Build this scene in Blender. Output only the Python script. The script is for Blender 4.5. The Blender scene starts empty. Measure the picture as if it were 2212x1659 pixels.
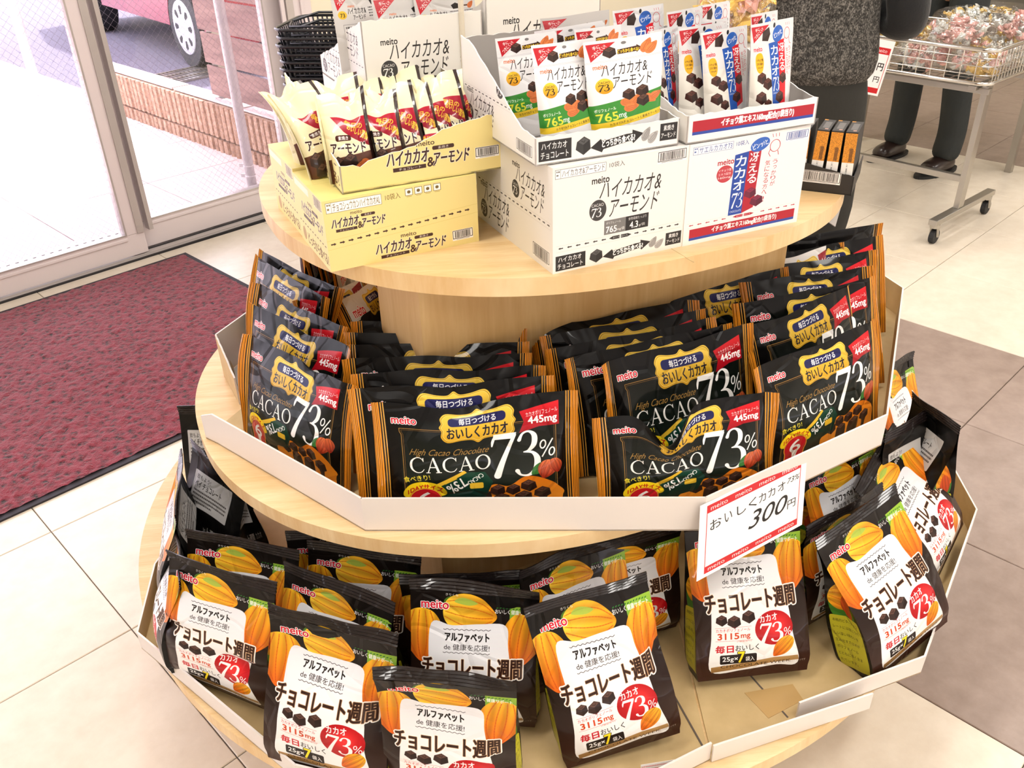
import bpy, math, random
import numpy as np
from mathutils import Vector, Matrix
C = bpy.context.scene.collection
S = bpy.context.scene
# ---------------------------------------------------------------- camera, world, lights, exposure
F_PX, PITCH, ROLL, CAM_H = 1900.0, math.radians(31.15), math.radians(-1.65), 1.42
cam = bpy.data.cameras.new('camera'); cam_o = bpy.data.objects.new('camera', cam); C.objects.link(cam_o)
cam.sensor_width = 36.0; cam.lens = F_PX/2212*36.0; cam.clip_start = .05; cam.clip_end = 200
_R, _F = Vector((1, 0, 0)), Vector((0, math.cos(PITCH), -math.sin(PITCH))); _U = Vector((0, math.sin(PITCH), math.cos(PITCH)))
_r = math.cos(ROLL)*_R+math.sin(ROLL)*_U; _u = -math.sin(ROLL)*_R+math.cos(ROLL)*_U
cam_o.matrix_world = Matrix(((_r.x, _u.x, -_F.x, 0), (_r.y, _u.y, -_F.y, 0), (_r.z, _u.z, -_F.z, CAM_H), (0, 0, 0, 1)))
S.camera = cam_o
S.view_settings.view_transform = 'Standard'; S.view_settings.look = 'None'; S.view_settings.gamma = 1.0
S.view_settings.use_curve_mapping = False; S.view_settings.exposure = 0.09
S.cycles.max_bounces = 6; S.cycles.diffuse_bounces = 3; S.cycles.glossy_bounces = 3; S.cycles.transparent_max_bounces = 12; S.cycles.transmission_bounces = 4
S.cycles.caustics_reflective = False; S.cycles.caustics_refractive = False; S.cycles.sample_clamp_indirect = 6.0
S.cycles.use_denoising = True; S.cycles.use_adaptive_sampling = True; S.cycles.adaptive_threshold = .025
W_ = bpy.data.worlds.new('daylight'); S.world = W_; W_.use_nodes = True
_bg = W_.node_tree.nodes['Background']; _bg.inputs['Color'].default_value = (.94, .90, 1.0, 1); _bg.inputs['Strength'].default_value = 5.2
sun = bpy.data.lights.new('sun', 'SUN'); sun.energy = 8.0; sun.angle = .02; sun.color = (1, .97, .93)
sun_o = bpy.data.objects.new('sun', sun); C.objects.link(sun_o)
sun_o.rotation_euler = Vector((-.30, -.42, -1.0)).to_track_quat('-Z', 'Y').to_euler()
CEIL = 2.75
LAMPS = [(-.55, .9), (-.55, 2.9), (.95, .3), (.95, 2.3), (.95, 4.3), (2.6, .6), (2.6, 2.6), (2.6, 4.6), (4.3, 3.0), (4.3, 5.4), (-.6, -1.2), (1.4, -1.6)]
def area(loc, sx, sy, e, rz, col=(1, .96, .905)):
    l = bpy.data.lights.new('ceiling_tube', 'AREA'); l.shape = 'RECTANGLE'; l.size = sx; l.size_y = sy; l.energy = e; l.color = col
    o = bpy.data.objects.new('ceiling_tube', l); C.objects.link(o); o.location = loc; o.rotation_euler = (0, 0, rz); return o
for _x, _y in LAMPS: area((_x, _y, CEIL-.09), 1.15, .16, 18.5, math.radians(44))
# ---------------------------------------------------------------- where a spot of the photograph lies on a level plane
def P(px, py, z=0.0):
    x, y = (px-1106)/F_PX, -(py-829.5)/F_PX
    c, s = math.cos(ROLL), math.sin(ROLL); x, y = c*x-s*y, s*x+c*y
    d = (x, math.cos(PITCH)+y*math.sin(PITCH), -math.sin(PITCH)+y*math.cos(PITCH)); k = (CAM_H-z)/-d[2]
    return np.array([d[0]*k, d[1]*k, z])
def uv2(az, u, v): a = math.radians(az); return np.array([u*math.cos(a)-v*math.sin(a), u*math.sin(a)+v*math.cos(a)])
# ---------------------------------------------------------------- flat print: a small numpy rasteriser
_tri = {}
def glyphs(s):
    k = s
    if k in _tri: return _tri[k]
    cu = bpy.data.curves.new('t', 'FONT'); cu.body = s; cu.resolution_u = 4
    ob = bpy.data.objects.new('t', cu); C.objects.link(ob)
    dg = bpy.context.evaluated_depsgraph_get()
    me = ob.evaluated_get(dg).to_mesh()
    me.calc_loop_triangles()
    co = np.zeros(len(me.vertices)*3); me.vertices.foreach_get('co', co); co = co.reshape(-1, 3)[:, :2]
    ix = np.zeros(len(me.loop_triangles)*3, int); me.loop_triangles.foreach_get('vertices', ix)
    t = co[ix].reshape(-1, 3, 2)
    ob.evaluated_get(dg).to_mesh_clear()
    bpy.data.objects.remove(ob); bpy.data.curves.remove(cu)
    t = t*np.array([1, -1])
    _tri[k] = t
    return t
SS = 3
def smooth(pts, n=8, closed=True):
    p = np.array(pts, float); out = []
    m = len(p)
    rng_ = range(m) if closed else range(m-1)
    for i in rng_:
        a, b, c, d = (p[(i-1) % m], p[i], p[(i+1) % m], p[(i+2) % m]) if closed else (p[max(i-1, 0)], p[i], p[i+1], p[min(i+2, m-1)])
        for t in np.arange(n)/n:
            out.append(.5*((2*b)+(-a+c)*t+(2*a-5*b+4*c-d)*t*t+(-a+3*b-3*c+d)*t**3))
    if not closed: out.append(p[-1])
    return np.array(out)
def vstroke(pts, ws, n=8):
    q = smooth([(a, b, w) for (a, b), w in zip(pts, ws)], n, False)
    d = np.gradient(q[:, :2], axis=0); d /= np.linalg.norm(d, axis=1)[:, None]+1e-9
    nn = np.stack([-d[:, 1], d[:, 0]], 1)*q[:, 2:3]/2
    L, R = q[:, :2]+nn, q[:, :2]-nn
    def cap(c, r, ang): return [c+r*np.array([math.cos(ang+a), math.sin(ang+a)]) for a in np.linspace(math.pi/2, -math.pi/2, 6)[1:-1]]
    a1 = math.atan2(d[-1, 1], d[-1, 0]); a0 = math.atan2(-d[0, 1], -d[0, 0])
    return np.array(list(L)+cap(q[-1, :2], q[-1, 2]/2, a1)+list(R[::-1])+cap(q[0, :2], q[0, 2]/2, a0))
def ell(cx, cy, rx, ry, a=0, n=40):
    t = np.linspace(0, 2*math.pi, n, endpoint=False); x, y = rx*np.cos(t), ry*np.sin(t); c, s = math.cos(a), math.sin(a)
    return np.stack([cx+x*c-y*s, cy+x*s+y*c], 1)
def rrect(x0, y0, x1, y1, r):
    o = []
    for cx, cy, a in ((x1-r, y0+r, -90), (x1-r, y1-r, 0), (x0+r, y1-r, 90), (x0+r, y0+r, 180)):
        for k in range(6): t = math.radians(a+k*18); o.append((cx+r*math.cos(t), cy+r*math.sin(t)))
    return np.array(o)
class Cv:
    def __init__(s, w, h, bg=(1, 1, 1)):
        s.w, s.h = w, h; s.a = np.zeros((h, w, 3)); s.a[:] = bg; s.X = None
    def _t(s, p):
        p = np.asarray(p, float)
        return p if s.X is None else s.X(p)
    def mask(s, segs, tri, grow=0):
        # segs: (N,2,2) directed edges; tri: union of triangles, otherwise parity fill
        g = int(math.ceil(grow))+1; lo = np.floor(segs.reshape(-1, 2).min(0)).astype(int)-g; hi = np.ceil(segs.reshape(-1, 2).max(0)).astype(int)+1+g
        x0, y0 = max(lo[0], 0), max(lo[1], 0); x1, y1 = min(hi[0], s.w), min(hi[1], s.h)
        if x1 <= x0 or y1 <= y0: return None
        W, H = (x1-x0)*SS, (y1-y0)*SS
        A = (segs[:, 0]-(x0, y0))*SS; B = (segs[:, 1]-(x0, y0))*SS
        sw = A[:, 1] > B[:, 1]; w = np.where(sw, -1, 1)
        T, U = np.where(sw[:, None], B, A), np.where(sw[:, None], A, B)
        r0 = np.clip(np.ceil(T[:, 1]-.5), 0, H).astype(int); r1 = np.clip(np.ceil(U[:, 1]-.5), 0, H).astype(int)
        n = np.maximum(r1-r0, 0); idx = np.repeat(np.arange(len(n)), n)
        if len(idx) == 0: return None
        row = np.arange(len(idx))-np.repeat(np.cumsum(n)-n, n)+r0[idx]
        f = (row+.5-T[idx, 1])/(U[idx, 1]-T[idx, 1]); x = T[idx, 0]+f*(U[idx, 0]-T[idx, 0])
        xi = np.clip(np.ceil(x-.5), 0, W).astype(int)
        D = np.zeros((H, W+1), np.int32); np.add.at(D, (row, xi), w[idx] if tri else 1)
        c = np.cumsum(D, 1)[:, :W]; m = (c != 0) if tri else (c % 2 == 1)
        R = grow*SS
        if R >= .6:
            o = m.copy()
            offs = {(int(round(r*math.cos(a))), int(round(r*math.sin(a)))) for r in np.arange(R, .4, -2.0) for a in np.linspace(0, 2*math.pi, 16, endpoint=False)}
            for dx, dy in offs:
                ys, yd = (slice(0, H-dy), slice(dy, H)) if dy >= 0 else (slice(-dy, H), slice(0, H+dy))
                xs, xd = (slice(0, W-dx), slice(dx, W)) if dx >= 0 else (slice(-dx, W), slice(0, W+dx))
                o[yd, xd] |= m[ys, xs]
            m = o
        return m.reshape(y1-y0, SS, x1-x0, SS).mean((1, 3)), x0, y0, x1, y1
    def put(s, m, col, al=1):
        if m is None: return
        m, x0, y0, x1, y1 = m
        if callable(col):
            yy, xx = np.mgrid[y0:y1, x0:x1]; col = col(xx, yy)
        m = (m*al)[..., None]
        s.a[y0:y1, x0:x1] = s.a[y0:y1, x0:x1]*(1-m)+np.asarray(col)*m
    def poly(s, p, col, al=1):
        p = s._t(p); s.put(s.mask(np.stack([p, np.roll(p, -1, 0)], 1), False), col, al)
    def rect(s, x0, y0, x1, y1, col, al=1): s.poly([(x0, y0), (x1, y0), (x1, y1), (x0, y1)], col, al)
    def ell(s, cx, cy, rx, ry, col, a=0, al=1): s.poly(ell(cx, cy, rx, ry, a), col, al)
    def ring(s, p, w, col):
        p = np.asarray(p, float)
        for a, b in zip(p, np.roll(p, -1, 0)): s.line([a, b], w, col)
    def line(s, pts, w, col, al=1):
        p = np.asarray(pts, float)
        for a, b in zip(p[:-1], p[1:]):
            d = b-a; L = math.hypot(*d)
            if L < 1e-6: continue
            d = d/L*w/2; n = np.array([-d[1], d[0]])
            s.poly([a-d*.6+n, b+d*.6+n, b+d*.6-n, a-d*.6-n], col, al)
    def box(s, x0, y0, x1, y1, w, col): s.ring([(x0, y0), (x1, y0), (x1, y1), (x0, y1)], w, col)
    def text(s, t, x0, y0, x1, y1, col, bold=.0, shear=0, warp=None, out=None, ow=.05, rot=0):
        g0 = glyphs(t)
        if len(g0) == 0: return
        lo, hi = g0.reshape(-1, 2).min(0), g0.reshape(-1, 2).max(0)
        if hi[1]-lo[1] < .12*(hi[0]-lo[0])/max(len(t), 1): lo[1] -= .3; hi[1] += .3
        hh = abs(y1-y0)
        def go(g, c, b):
            q = (g-lo)/(hi-lo)*np.array([x1-x0, y1-y0])+np.array([x0, y0])
            if shear: q = q+np.stack([-(q[..., 1]-(y0+y1)/2)*shear, 0*q[..., 1]], -1)
            if rot:
                cx, cy = (x0+x1)/2, (y0+y1)/2; cc, ss = math.cos(rot), math.sin(rot); d = q-(cx, cy)
                q = np.stack([cx+d[..., 0]*cc-d[..., 1]*ss, cy+d[..., 0]*ss+d[..., 1]*cc], -1)
            if warp: q = warp(q)
            q = s._t(q.reshape(-1, 2)).reshape(-1, 3, 2)
            # one winding for all triangles
            ar = (q[:, 1, 0]-q[:, 0, 0])*(q[:, 2, 1]-q[:, 0, 1])-(q[:, 1, 1]-q[:, 0, 1])*(q[:, 2, 0]-q[:, 0, 0])
            q[ar < 0] = q[ar < 0][:, ::-1]
            seg = np.concatenate([np.stack([q[:, i], q[:, (i+1) % 3]], 1) for i in range(3)])
            s.put(s.mask(seg, True, b*hh), c)
        if out is not None: go(g0, out, bold+ow)
        go(g0, col, bold)
    def vtext(s, t, x0, y0, x1, y1, col, bold=0, **k):
        n = len(t); h = (y1-y0)/n
        for i, ch in enumerate(t):
            if ch in ' ': continue
            pad = .08
            if ch == 'ー': s.rect((x0+x1)/2-h*.07, y0+h*(i+.1), (x0+x1)/2+h*.07, y0+h*(i+.9), col); continue
            sm = .25 if ch in 'っッょ' else 0
            s.text(ch, x0+(x1-x0)*sm, y0+h*(i+pad+sm*.6), x1-(x1-x0)*sm*.3, y0+h*(i+1-pad-sm*.4), col, bold, **k)
    def image(s, name):
        im = bpy.data.images.new(name, s.w, s.h)
        b = np.ones((s.h, s.w, 4), np.float32); b[..., :3] = np.clip(s.a[::-1], 0, 1)
        im.pixels.foreach_set(b.ravel()); im.update(); im.pack()
        return im
def c8(r, g, b): return np.array([r, g, b])/255.
WH, BK = c8(250, 249, 247), c8(28, 22, 20)
def grad(c0, c1, y0, y1, ax=1):
    def f(x, y):
        t = np.clip(((y if ax else x)-y0)/(y1-y0), 0, 1)[..., None]
        return c0*(1-t)+c1*t
    return f
def hue(i):
    n = np.sin(i*12.9898)*43758.5453; return n-math.floor(n)
def rel(x0, y0, x1, y1):   # unit coordinates to a rectangle
    return lambda pts: [(x0+a*(x1-x0), y0+b*(y1-y0)) for a, b in pts]
def seven3(c, x0, y0, x1, y1, col, pct=None, fat=1.0):
    X, Y = x1-x0, y1-y0
    def st(pts, ws): c.poly(vstroke([(x0+a*X, y0+b*Y) for a, b in pts], [w*X*fat for w in ws]), col)
    st([(.03, .27), (.05, .17), (.09, .07)], [.03, .06, .05])
    c.poly([(x0+.07*X, y0+.02*Y), (x0+.54*X, y0+.02*Y), (x0+.50*X, y0+.15*Y), (x0+.06*X, y0+.13*Y)], col)
    st([(.50, .07), (.36, .36), (.22, .68), (.12, .95)], [.07, .09, .12, .15])
    st([(.59, .20), (.66, .07), (.79, .03), (.90, .12), (.89, .30), (.78, .43), (.68, .46)], [.08, .05, .05, .11, .11, .06, .03])
    st([(.70, .46), (.86, .48), (.95, .62), (.91, .84), (.76, .96), (.60, .95), (.53, .86)], [.03, .07, .13, .12, .06, .05, .10])
    if pct: percent(c, *pct, col)
def percent(c, x0, y0, x1, y1, col):
    X, Y = x1-x0, y1-y0; w = X*.09
    c.line([(x0+.85*X, y0), (x0+.15*X, y1)], w, col)
    for cx, cy in ((.22, .28), (.78, .74)):
        p = ell(x0+cx*X, y0+cy*Y, .17*X, .23*Y, .2); c.ring(p, w, col)
def cacao(c, x0, y0, x1, y1, col):
    n = 5; W = (x1-x0)/n; H = y1-y0
    for i, ch in enumerate('CACAO'):
        a = x0+i*W; r = lambda p: [(a+u*W*.95, y0+v*H) for u, v in p]
        def st(p, ws): c.poly(vstroke(r(p), [w*W for w in ws]), col)
        if ch == 'C':
            st([(.90, .22), (.72, .05), (.45, .04), (.18, .22), (.10, .5), (.18, .78), (.45, .96), (.75, .94), (.93, .76)], [.05, .06, .07, .12, .15, .12, .07, .06, .04])
            c.poly(r([(.86, .04), (.92, .04), (.92, .30), (.86, .24)]), col)
        elif ch == 'A':
            c.poly(r([(.46, .0), (.54, 0), (.90, .97), (.74, .97), (.44, .14), (.17, .97), (.09, .97)]), col)
            c.poly(r([(.24, .60), (.66, .60), (.68, .66), (.22, .66)]), col)
            c.poly(r([(.0, .95), (.28, .95), (.28, 1), (0, 1)]), col); c.poly(r([(.64, .95), (1, .95), (1, 1), (.64, 1)]), col)
        else:
            o = ell(a+W*.5, y0+H*.5, W*.47, H*.5); i2 = ell(a+W*.5, y0+H*.5, W*.33, H*.44, .0)[::-1]
            p1, p2 = c._t(o), c._t(i2)
            c.put(c.mask(np.concatenate([np.stack([p1, np.roll(p1, -1, 0)], 1), np.stack([p2, np.roll(p2, -1, 0)], 1)]), False), col)
def cube(c, x, y, s, top=c8(92, 62, 52), l=c8(52, 32, 27), r=c8(38, 22, 19), tw=0):
    q = lambda p: [(x+(u+tw*v)*s, y+v*s) for u, v in p]
    c.poly(q([(-.42, -.22), (.05, -.48), (.45, -.25), (.5, .25), (.02, .55), (-.5, .2)]), l)
    c.poly(q([(-.34, -.2), (.04, -.42), (.38, -.24), (.0, -.02)]), top)
    c.poly(q([(.0, -.02), (.38, -.24), (.5, .25), (.02, .55)]), r)
    c.line(q([(-.12, -.24), (.06, -.16), (.12, -.27)]), s*.05, l)
def almond(c, x, y, L, a, base=c8(196, 104, 52), dk=c8(140, 62, 30)):
    cc, ss = math.cos(a), math.sin(a)
    R = lambda p: [(x+u*L*cc-v*L*ss, y+u*L*ss+v*L*cc) for u, v in p]
    c.poly(smooth(R([(-.5, 0), (-.35, -.24), (-.05, -.30), (.25, -.2), (.52, .0), (.25, .2), (-.05, .30), (-.35, .24)])), base)
    for k in (-.16, -.06, .05, .15): c.line(smooth(R([(-.36, k*.8), (0, k*1.3), (.36, k*.5)]), 4, False), L*.022, dk, .7)
    c.line(smooth(R([(-.3, -.16), (-.05, -.22), (.2, -.14)]), 4, False), L*.04, np.minimum(base*1.3, 1), .6)
def pod(c, x, y, L, a, W=.42, c0=c8(250, 190, 40), c1=c8(222, 98, 22), dk=c8(190, 74, 18)):
    cc, ss = math.cos(a), math.sin(a)
    R = lambda p: [(x+u*L*cc-v*L*ss, y+u*L*ss+v*L*cc) for u, v in p]
    pts = smooth(R([(-.5, 0), (-.42, -W*.6), (-.15, -W), (.15, -W*.92), (.40, -W*.45), (.52, 0), (.40, W*.45), (.15, W*.92), (-.15, W), (-.42, W*.6)]))
    def g(xx, yy):
        t = np.clip(((xx-x)*cc+(yy-y)*ss)/L+.5, 0, 1)[..., None]; w = .5+.5*np.sin(((-(xx-x)*ss+(yy-y)*cc)/L/W)*11)[..., None]
        return (c0*(1-t)+c1*t)*(.86+.18*w)
    c.poly(pts, g)
    for k in (-.66, -.25, .2, .62): c.line(smooth(R([(-.45, k*W*.6), (-.1, k*W), (.2, k*W*.9), (.44, k*W*.35)]), 5, False), L*.02, dk, .55)
def barcode(c, x0, y0, x1, y1, col=BK, bg=WH, pad=True):
    c.rect(x0-4, y0-4, x1+4, y1+12, bg); c.box(x0, y0, x1, y1, 3.2, col)
    x = x0+10; i = 0
    while x < x1-12:
        w = 1.2+hue(i)*3.2; c.rect(x, y0+4, x+w, y1-4, col); x += w+1.2+hue(i+99)*2.6; i += 1
    c.rect(x0+20, y1+5, x1-20, y1+8, col, .5)
def arrow(c, x, y, L, h, col, d=1):
    c.poly([(x-d*L/2, y-h*.22), (x+d*L*.1, y-h*.22), (x+d*L*.1, y-h/2), (x+d*L/2, y), (x+d*L*.1, y+h/2), (x+d*L*.1, y+h*.22), (x-d*L/2, y+h*.22)], col)
def blk(c, x0, y0, x1, y1, col, n, al=.85, gap=.45):   # rows of tiny unreadable print
    h = (y1-y0)/n
    for i in range(n):
        x = x0
        k = 0
        e = x1 if i < n-1 else x0+(x1-x0)*.6
        while x < e-2:
            w = h*(.35+.4*hue(i*31+k)); c.rect(x, y0+h*i, min(x+w, e), y0+h*(i+gap), col, al); x += w+h*.16; k += 1
# ---------------------------------------------------------------- the prints
RED, GOLD, NAVY = c8(200, 28, 40), c8(226, 184, 52), c8(32, 34, 84)
def meito(c, x0, y0, x1, y1, col=c8(206, 22, 44), out=WH, ow=.07): c.text('meito', x0, y0, x1, y1, col, .025, out=out, ow=ow)
def plaque(c, x0, y0, x1, y1, small=False):
    r = rel(x0, y0, x1, y1)
    sh = smooth(r([(.02, .22), (.10, .06), (.28, .10), (.42, .10), (.5, .0), (.58, .10), (.72, .10), (.90, .06), (.98, .22), (.97, .38), (1.0, .5), (.97, .62), (.98, .80), (.90, .95), (.72, .90), (.58, .91), (.5, 1.0), (.42, .91), (.28, .90), (.10, .95), (.02, .80), (.03, .62), (.0, .5), (.03, .38)]), 5)
    c.poly(sh, grad(c8(240, 205, 80), c8(196, 148, 30), y0, y1))
    cx, cy = (x0+x1)/2, (y0+y1)/2
    c.ring((sh-(cx, cy))*[.965, .92]+[cx, cy], max(1.5, (x1-x0)*.006), c8(150, 104, 24))
    c.ring((sh-(cx, cy))*[.945, .88]+[cx, cy], max(1.2, (x1-x0)*.004), c8(250, 226, 130))
    p = lambda a, b: r([(a, b)])[0]
    a, b = p(.12, .20), p(.87, .47); c.poly(rrect(*a, *b, (b[1]-a[1])*.4), NAVY)
    c.text('毎日つづける', *p(.26, .24), *p(.74, .43), WH, .015)
    c.text('おいしくカカオ', *p(.10, .52), *p(.89, .84), c8(20, 20, 40), .02)
def print_cacao():
    W, H = 900, 680; c = Cv(W, H, c8(9, 8, 8))
    c.rect(60, 120, 850, 680, grad(c8(9, 11, 9), c8(18, 27, 21), 120, 500))
    g1, g2 = c8(176, 130, 62), c8(120, 84, 36)
    for k, (d, g) in enumerate(((0, g1), (9, g2))):
        c.line([(70+d, 700), (70+d, 215), (62+d, 200), (62+d, 178+d), (84, 178+d), (860-d, 178+d), (860-d, 200), (852-d, 215), (852-d, 700)], 3 if k == 0 else 2, g)
    # orange sauce and chocolate pieces
    c.poly(smooth([(430, 620), (520, 560), (600, 575), (680, 520), (760, 530), (850, 600), (850, 690), (400, 690)]), grad(c8(206, 110, 22), c8(240, 150, 40), 520, 680))
    for x, y, s in ((540, 600, 80), (620, 600, 76), (700, 580, 84), (560, 665, 90), (670, 660, 96), (770, 640, 90), (470, 630, 80)): cube(c, x, y, s, tw=.2*hue(x)-.1)
    # green inner packets
    c.poly([(230, 535), (390, 462), (480, 470), (520, 540), (480, 640), (300, 670), (240, 640)], grad(c8(18, 66, 50), c8(10, 36, 30), 460, 670))
    c.poly([(232, 530), (376, 448), (388, 464), (248, 550)], GOLD)
    c.poly([(268, 522), (330, 490), (338, 502), (276, 536)], GOLD)
    c.text('CACAO', 385, 500, 478, 528, WH, .01, rot=2.5); c.text('73%', 285, 520, 385, 585, WH, .02, rot=2.5); c.poly(rrect(400, 540, 470, 580, 8), GOLD)
    # red six
    c.poly(smooth([(60, 590), (100, 530), (170, 512), (240, 535), (282, 592), (250, 620), (90, 625)]), c8(246, 214, 30))
    c.text('1DAYサイズ', 84, 535, 262, 572, c8(190, 30, 30), .03, warp=lambda q: q+np.stack([0*q[..., 0], ((q[..., 0]-175)/95)**2*42-8], -1))
    c.text('食べきり!', 66, 470, 200, 508, c8(240, 222, 60), .01, rot=-.15)
    c.ell(172, 640, 84, 84, RED); c.ring(ell(172, 640, 80, 80), 4, c8(240, 210, 60)); c.text('6', 134, 588, 210, 680, WH, .02)
    plaque(c, 262, 52, 650, 268)
    c.poly([(668, 118), (868, 74), (870, 214), (768, 216), (664, 246), (690, 180)], grad(c8(216, 30, 40), c8(150, 12, 26), 80, 250))
    c.text('カカオポリフェノール', 700, 118, 862, 146, WH, .0, rot=-.12); c.text('445mg', 712, 152, 858, 206, WH, .03, rot=-.06)
    c.text('High Cacao Chocolate', 108, 300, 506, 352, c8(160, 122, 60), -.005, shear=.45)
    cacao(c, 100, 352, 515, 452, c8(240, 238, 232)); seven3(c, 515, 232, 765, 520, c8(244, 242, 238), (766, 296, 846, 400))
    c.poly(smooth([(722, 510), (730, 465), (766, 436), (800, 445), (780, 495)]), c8(48, 110, 44))
    pod(c, 800, 482, 120, 1.9, .40, c8(226, 120, 70), c8(150, 40, 20), c8(90, 20, 10)); pod(c, 845, 465, 96, 1.3, .36, c8(220, 110, 60), c8(140, 36, 20), c8(90, 20, 10))
    meito(c, 28, 106, 150, 150)
    return c.image('print_cacao')
def print_back_cacao():
    W, H = 450, 340; c = Cv(W, H, c8(10, 9, 9))
    c.rect(20, 60, 430, 110, c8(58, 60, 56)); c.text('毎日つづけるチョコ', 60, 68, 380, 100, c8(14, 14, 14), .01)
    blk(c, 40, 150, 300, 300, c8(96, 94, 90), 9); c.rect(320, 150, 420, 300, c8(190, 188, 184)); blk(c, 330, 160, 412, 290, BK, 8)
    return c.image('print_back_cacao')
def print_white_cacao():
    W, H = 500, 380; c = Cv(W, H, c8(22, 20, 20))
    c.rect(0, 0, W, 130, c8(222, 218, 214)); meito(c, 30, 70, 150, 115); c.poly(smooth([(60, 130), (120, 115), (300, 120), (340, 150), (200, 160), (80, 160)]), c8(18, 16, 16))
    plaque(c, 190, 30, 400, 150); c.poly([(400, 40), (490, 20), (490, 110), (405, 130)], c8(150, 16, 30)); c.text('445mg', 412, 55, 482, 95, WH)
    cacao(c, 60, 180, 280, 240, WH); seven3(c, 290, 150, 420, 290, WH); blk(c, 60, 270, 420, 360, c8(210, 206, 200), 4)
    return c.image('print_white_cacao')
def print_week():
    W, H = 720, 1000; c = Cv(W, H, grad_bg(720, 1000, c8(20, 14, 11), c8(62, 34, 25)))
    c.poly(smooth([(190, 60), (260, 20), (330, 60), (340, 130), (220, 170)]), c8(70, 110, 32)); c.poly([(560, 70), (720, 60), (720, 330), (560, 260)], grad(c8(150, 190, 60), c8(60, 120, 40), 60, 330))
    pod(c, 65, 280, 330, 1.57, .36); pod(c, 335, 130, 300, .15, .42, c8(252, 206, 60), c8(240, 160, 30)); pod(c, 640, 270, 330, 1.7, .34)
    c.poly(smooth([(250, 60), (300, 30), (380, 60), (330, 80)]), c8(150, 190, 80), .8)
    wp = smooth([(118, 205), (240, 208), (400, 196), (540, 202), (560, 330), (590, 520), (606, 700), (640, 930), (500, 925), (300, 940), (90, 935), (92, 700), (105, 480)], 6)
    c.poly(wp, grad(c8(232, 232, 236), c8(246, 245, 244), 200, 600))
    c.poly([(90, 900), (300, 880), (480, 862), (636, 868), (644, 905), (480, 900), (300, 925), (90, 942)], grad(c8(180, 142, 90), c8(150, 110, 60), 870, 940))
    c.text('CHOCOLATE WEEK', 150, 890, 590, 912, c8(60, 40, 24), -.005)
    def wave(y):
        xs = np.arange(190, 460, 3); c.line(np.stack([xs, y+3*np.sin(xs*.23)], 1), 2.6, BK)
    wave(232); wave(370)
    c.text('アルファベット', 200, 252, 450, 300, BK, .035, shear=-.05); c.text('de 健康を応援!', 195, 316, 455, 354, BK, .005)
    for off, col in ((.095, c8(250, 248, 244)), (.045, c8(190, 150, 110)), (.02, c8(52, 28, 20))):
        c.text('チョコレート週間', 72, 402, 640, 524, col, off, warp=lambda q: q+np.stack([0*q[..., 0], -(q[..., 0]-360)*.03], -1))
    for x, y, s in ((160, 575, 72), (236, 588, 84), (328, 562, 84)): cube(c, x, y, s)
    c.ell(486, 655, 122, 116, lambda x, y: c8(176, 12, 22)+(c8(70, 40, 30))*np.exp(-(((x-500)/70.)**2+((y-640)/70.)**2))[..., None])
    c.text('カカオ', 396, 562, 510, 606, WH, .02, rot=-.1); seven3(c, 394, 616, 540, 752, WH, (548, 660, 596, 716), 1.1)
    c.text('カカオポリフェノール', 122, 632, 334, 654, RED, .0, rot=.0); c.line([(118, 626), (342, 626)], 1.5, RED); c.line([(118, 716), (346, 720)], 1.5, RED)
    c.text('3115', 132, 664, 262, 706, c8(206, 66, 24), .04, out=WH); c.text('mg', 274, 678, 332, 712, c8(206, 66, 24), .03)
    c.text('(1製品当り)', 250, 718, 338, 732, c8(200, 90, 80))
    c.text('毎日', 118, 748, 228, 800, RED, .03); c.text('おいしく', 240, 752, 386, 792, BK, .01)
    c.poly(rrect(144, 816, 372, 882, 10), c8(36, 28, 26)); c.text('25g×', 160, 830, 254, 872, WH, .015); c.text('7', 256, 800, 296, 876, c8(252, 226, 40), .03, out=c8(36, 28, 26)); c.text('袋入', 302, 836, 358, 870, WH, .01)
    pod(c, 540, 790, 170, 2.35, .30)
    c.text('写真はイメージです', 570, 905, 690, 920, c8(200, 190, 180)); c.text('きりくち', 200, 8, 270, 24, WH)
    c.text('おいしく健康サポート', 478, 92, 700, 124, WH, .01)
    for k in range(12): c.ell(490+k*18, 84-2*math.sin(k), 7, 3.4, c8(40, 110, 40), -.6)
    meito(c, 62, 60, 216, 112)
    return c.image('print_week')
def grad_bg(w, h, a, b):
    t = np.linspace(0, 1, h)[:, None, None]**1.5; return np.broadcast_to(a*(1-t)+b*t, (h, w, 3))
def print_week_side():
    c = Cv(240, 800, c8(12, 9, 8)); c.poly(smooth([(20, 330), (90, 300), (200, 330), (190, 440), (60, 450)]), c8(60, 120, 40))
    pod(c, 110, 320, 190, .3, .4); pod(c, 150, 370, 130, 1.2, .36, c8(214, 90, 40), c8(180, 60, 30)); c.poly(rrect(20, 430, 222, 760, 14), c8(196, 190, 52))
    rows = ['本格的ビターチョコ', 'レートには体にうれ', 'しい深い味わいを', '生み出すカカオが', 'ポリフェノール', 'とともに多く含ま', 'れています。']
    for i, t in enumerate(rows): c.text(t, 36, 452+i*42, 36+18*len(t)+4, 472+i*42, c8(60, 60, 20), .0)
    return c.image('print_week_side')
def print_week_back():
    c = Cv(480, 680, c8(10, 8, 7)); c.poly(rrect(60, 90, 380, 260, 6), c8(200, 198, 196)); c.text('飲もよう!', 80, 105, 200, 130, BK); c.text('ベイ チョコレート', 80, 138, 300, 168, BK, .01); blk(c, 80, 180, 360, 250, BK, 4, .7)
    c.text('チョコレート週間', 70, 330, 330, 372, c8(170, 166, 160), .02); blk(c, 70, 400, 300, 520, c8(110, 106, 100), 7); c.text('カカオ', 350, 330, 430, 372, c8(170, 166, 160)); c.poly([(60, 560), (420, 540), (420, 680), (60, 680)], c8(90, 88, 86))
    return c.image('print_week_back')
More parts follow.
